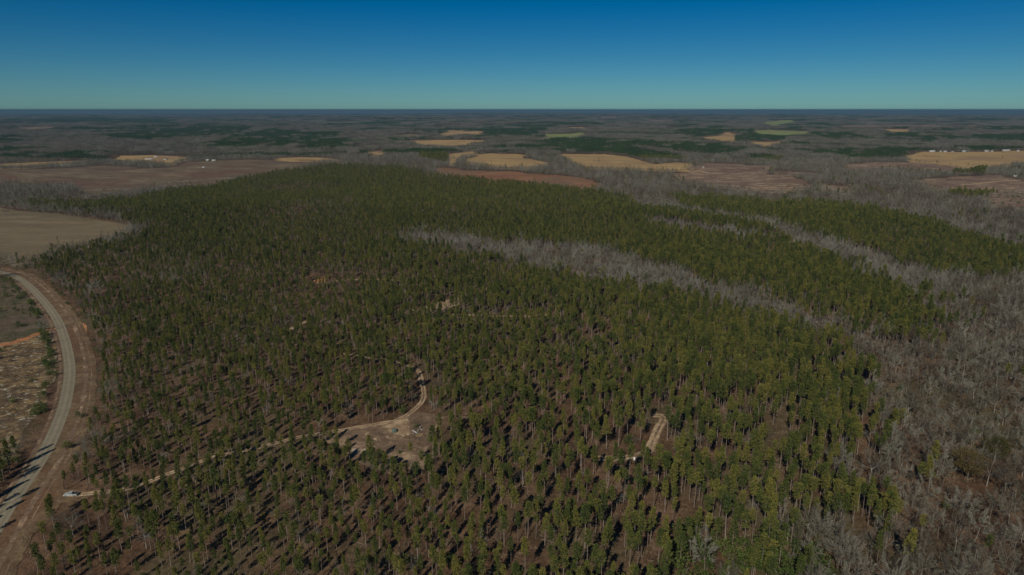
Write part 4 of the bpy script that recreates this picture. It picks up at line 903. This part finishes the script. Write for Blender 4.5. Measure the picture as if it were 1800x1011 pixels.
# ---- far buildings ------------------------------------------------------------------------------
def house(p, L, W, hgt_, rz, roofm, wallm, lab, nm='house', cat='house', grp=None, porch=False):
    X, Y = at(*p); t = empty(nm, (X, Y, float(hgt(X, Y)) + 0.4), rz, label=lab, category=cat)
    if grp: t['group'] = grp
    b = MB(); b.box((0, 0, hgt_ / 2 - 0.5), (L, W, hgt_ + 1)); link('wall', b.mesh('wall', M[wallm]), t)
    rh = W * 0.22; e = 0.5; v = [(-L / 2 - e, -W / 2 - e, hgt_), (L / 2 + e, -W / 2 - e, hgt_), (L / 2 + e, W / 2 + e, hgt_), (-L / 2 - e, W / 2 + e, hgt_), (-L / 2 - e, 0, hgt_ + rh + 0.4), (L / 2 + e, 0, hgt_ + rh + 0.4)]
    me = bpy.data.meshes.new('roof'); me.from_pydata(v, [], [(0, 1, 5, 4), (2, 3, 4, 5), (0, 4, 3), (1, 2, 5), (3, 2, 1, 0)]); me.update(); me.materials.append(M[roofm]); link('roof', me, t)
    k = max(2, int(L / 6))
    for i in range(k):
        if i == k // 2: 
            b = MB(); b.box((-L / 2 + (i + 0.5) * L / k, -W / 2 - 0.03, 1.1), (1.1, 0.08, 2.2)); link('door', b.mesh('door', M['roof_dark']), t)
        else:
            b = MB(); b.box((-L / 2 + (i + 0.5) * L / k, -W / 2 - 0.03, 1.7), (1.3, 0.08, 1.2)); link('window', b.mesh('window', M['glass']), t)
G1 = 'white buildings along the right-hand pasture'
for p, L, W, h_, rm, lab in [
 ((1638, 267.6), 20, 9, 4.5, 'roof_white', 'long bright white shed at the western end of the pasture row'),
 ((1653, 267.4), 6, 5, 4, 'roof_white', 'smallest white shed between two longer ones by the pasture'),
 ((1661, 268), 11, 7, 4, 'roof_white', 'short white shed second in size before the gap in the row'),
 ((1674, 268), 9, 6, 3.2, 'roof_grey', 'low grey-roofed shed standing alone in the gap of the row'),
 ((1694, 267.4), 15, 8, 4.2, 'roof_white', 'white house west of the pale farm lane'),
 ((1701, 267), 12, 8, 3.8, 'roof_grey', 'grey-roofed house touching the white one by the lane'),
 ((1734, 267), 16, 8, 4, 'roof_white', 'white building just east of the lone pasture tree'),
 ((1743, 267), 9, 7, 3.6, 'roof_grey', 'grey-roofed outbuilding between the lone trees'),
 ((1768, 266), 32, 9, 4.4, 'roof_white', 'longest pale building behind the dark round tree'),
 ((1789, 267), 8, 7, 4.5, 'roof_white', 'bright white shed at the eastern end of the row')]:
    house(p, L, W, h_, random.uniform(-0.15, 0.15), rm, 'white', lab, 'farm_building', 'building', G1)
for p, L, W, h_, rm, wl, lab in [
 ((110, 292.3), 12, 8, 4, 'roof_white', 'white', 'white-roofed house at the edge of the stubble field'),
 ((119, 292), 10, 8, 3.6, 'roof_grey', 'offwhite', 'grey-roofed shed beside the white-roofed house'),
 ((225, 285), 13, 8, 5, 'roof_white', 'white', 'bright white barn west of the farmstead trees'),
 ((262, 281), 30, 10, 4.5, 'roof_grey', 'offwhite', 'long grey farmhouse inside the farmstead trees'),
 ((274, 277), 14, 8, 4, 'roof_grey', 'offwhite', 'grey shed behind the long farmhouse'),
 ((291, 281.5), 12, 9, 6, 'roof_dark', 'white', 'white gabled house with dark roof by the tan field'),
 ((365, 283), 10, 8, 4.5, 'roof_white', 'white', 'white house by the evergreen clump beyond the brown field'),
 ((376, 283.5), 14, 8, 4, 'roof_grey', 'white', 'grey-roofed white house beside evergreens beyond the brown field'),
 ((358, 295.5), 9, 4, 2.8, 'roof_white', 'white', 'tiny white trailer out on the brown field'),
 ((745, 258), 12, 8, 4, 'roof_grey', 'white', 'small white house among bare trees below the long tan field'),
 ((880, 256.5), 18, 8, 4, 'roof_grey', 'white', 'pale house at the foot of the bare wood'),
 ((1107, 241), 30, 10, 6, 'roof_white', 'white', 'largest white barn on the pale lane beyond the pine block'),
 ((1119, 241), 14, 10, 5, 'roof_white', 'white', 'small white barn between two others on the pale lane'),
 ((1126, 241), 14, 12, 8, 'roof_white', 'white', 'tall white barn ending the lane of barns'),
 ((962, 230), 18, 12, 7, 'roof_white', 'white', 'white house in dark trees north of the green field'),
 ((977, 230), 16, 12, 7, 'roof_white', 'offwhite', 'cream house in dark trees north of the green field'),
 ((651, 225.5), 22, 14, 7, 'roof_white', 'white', 'lone white speck of a house in far western woods'),
 ((1421, 215.5), 45, 20, 12, 'roof_white', 'white', 'big white farmhouse by the far pale green field'),
 ((1498, 228.5), 30, 14, 6, 'roof_white', 'offwhite', 'pale farm shed in the far eastern woods'),
 ((1784, 311), 8, 6, 4, 'roof_white', 'white', 'little white hut at the corner of the clearcut'),
 ((1236, 295.5), 6, 4, 3, 'roof_white', 'white', 'tiny white trailer at the clearcut gate')]:
    house(p, L * 0.85, W * 0.8, h_ * 0.8, random.uniform(-0.3, 0.3), rm, wl, lab, 'house', 'house', 'scattered farm houses')

def water_tower(p, h_, r0, lab):
    X, Y = at(*p); t = empty('water_tower', (X, Y, float(hgt(X, Y))), 0, label=lab, category='water tower', group='far white water towers')
    b = MB(); prof = [(h_ * 0.66, 0.3), (h_ * 0.70, 0.75), (h_ * 0.78, 1.0), (h_ * 0.88, 1.0), (h_ * 0.95, 0.7), (h_, 0.05)]
    b.tube([(0, 0, z) for z, _ in prof], [r0 * q for _, q in prof], 18); link('tank', b.mesh('tank', M['white']), t)
    b = MB(); b.tube([(0, 0, -2), (0, 0, h_ * 0.1), (0, 0, h_ * 0.68)], [r0 * 0.45, r0 * 0.3, r0 * 0.28], 12); link('column', b.mesh('column', M['white']), t)
water_tower((1756, 201), 48, 14, 'white water tower rising just over the far skyline')
water_tower((1774, 204), 40, 12, 'white water tower behind pale sheds below the skyline')
water_tower((1662, 199), 42, 11, 'thin white water tower alone on the far ridge')
house((1772, 204), 150, 40, 12, 0, 'roof_white', 'white', 'long pale industrial shed at the foot of a water tower', 'warehouse', 'warehouse')
house((1657, 195.2), 170, 60, 22, 0, 'roof_white', 'white', 'pale flat building on the horizon near the thin tower', 'warehouse', 'warehouse')

# ------------------------------------------------------------------ haze: the air itself
hb = bpy.data.meshes.new('haze'); S = 75000; zb, zt = -900, CAM_H + 5
hb.from_pydata([(-S, -S, zb), (S, -S, zb), (S, S, zb), (-S, S, zb), (-S, -S, zt), (S, -S, zt), (S, S, zt), (-S, S, zt)], [], [(3, 2, 1, 0), (4, 5, 6, 7), (0, 1, 5, 4), (1, 2, 6, 5), (2, 3, 7, 6), (3, 0, 4, 7)]); hb.update()
hm = bpy.data.materials.new('haze_air'); hm.use_nodes = True; nt = hm.node_tree; nt.nodes.remove(nt.nodes['Principled BSDF'])
pv = nt.nodes.new('ShaderNodeVolumePrincipled'); pv.inputs['Color'].default_value = (0.16, 0.30, 0.42, 1); pv.inputs['Density'].default_value = 5.2e-5
nt.links.new(pv.outputs[0], nt.nodes['Material Output'].inputs['Volume']); hb.materials.append(hm)
link('haze', hb, kind='stuff')
print('pines', len(px_), 'bare', len(bx_), 'objects', len(bpy.data.objects))
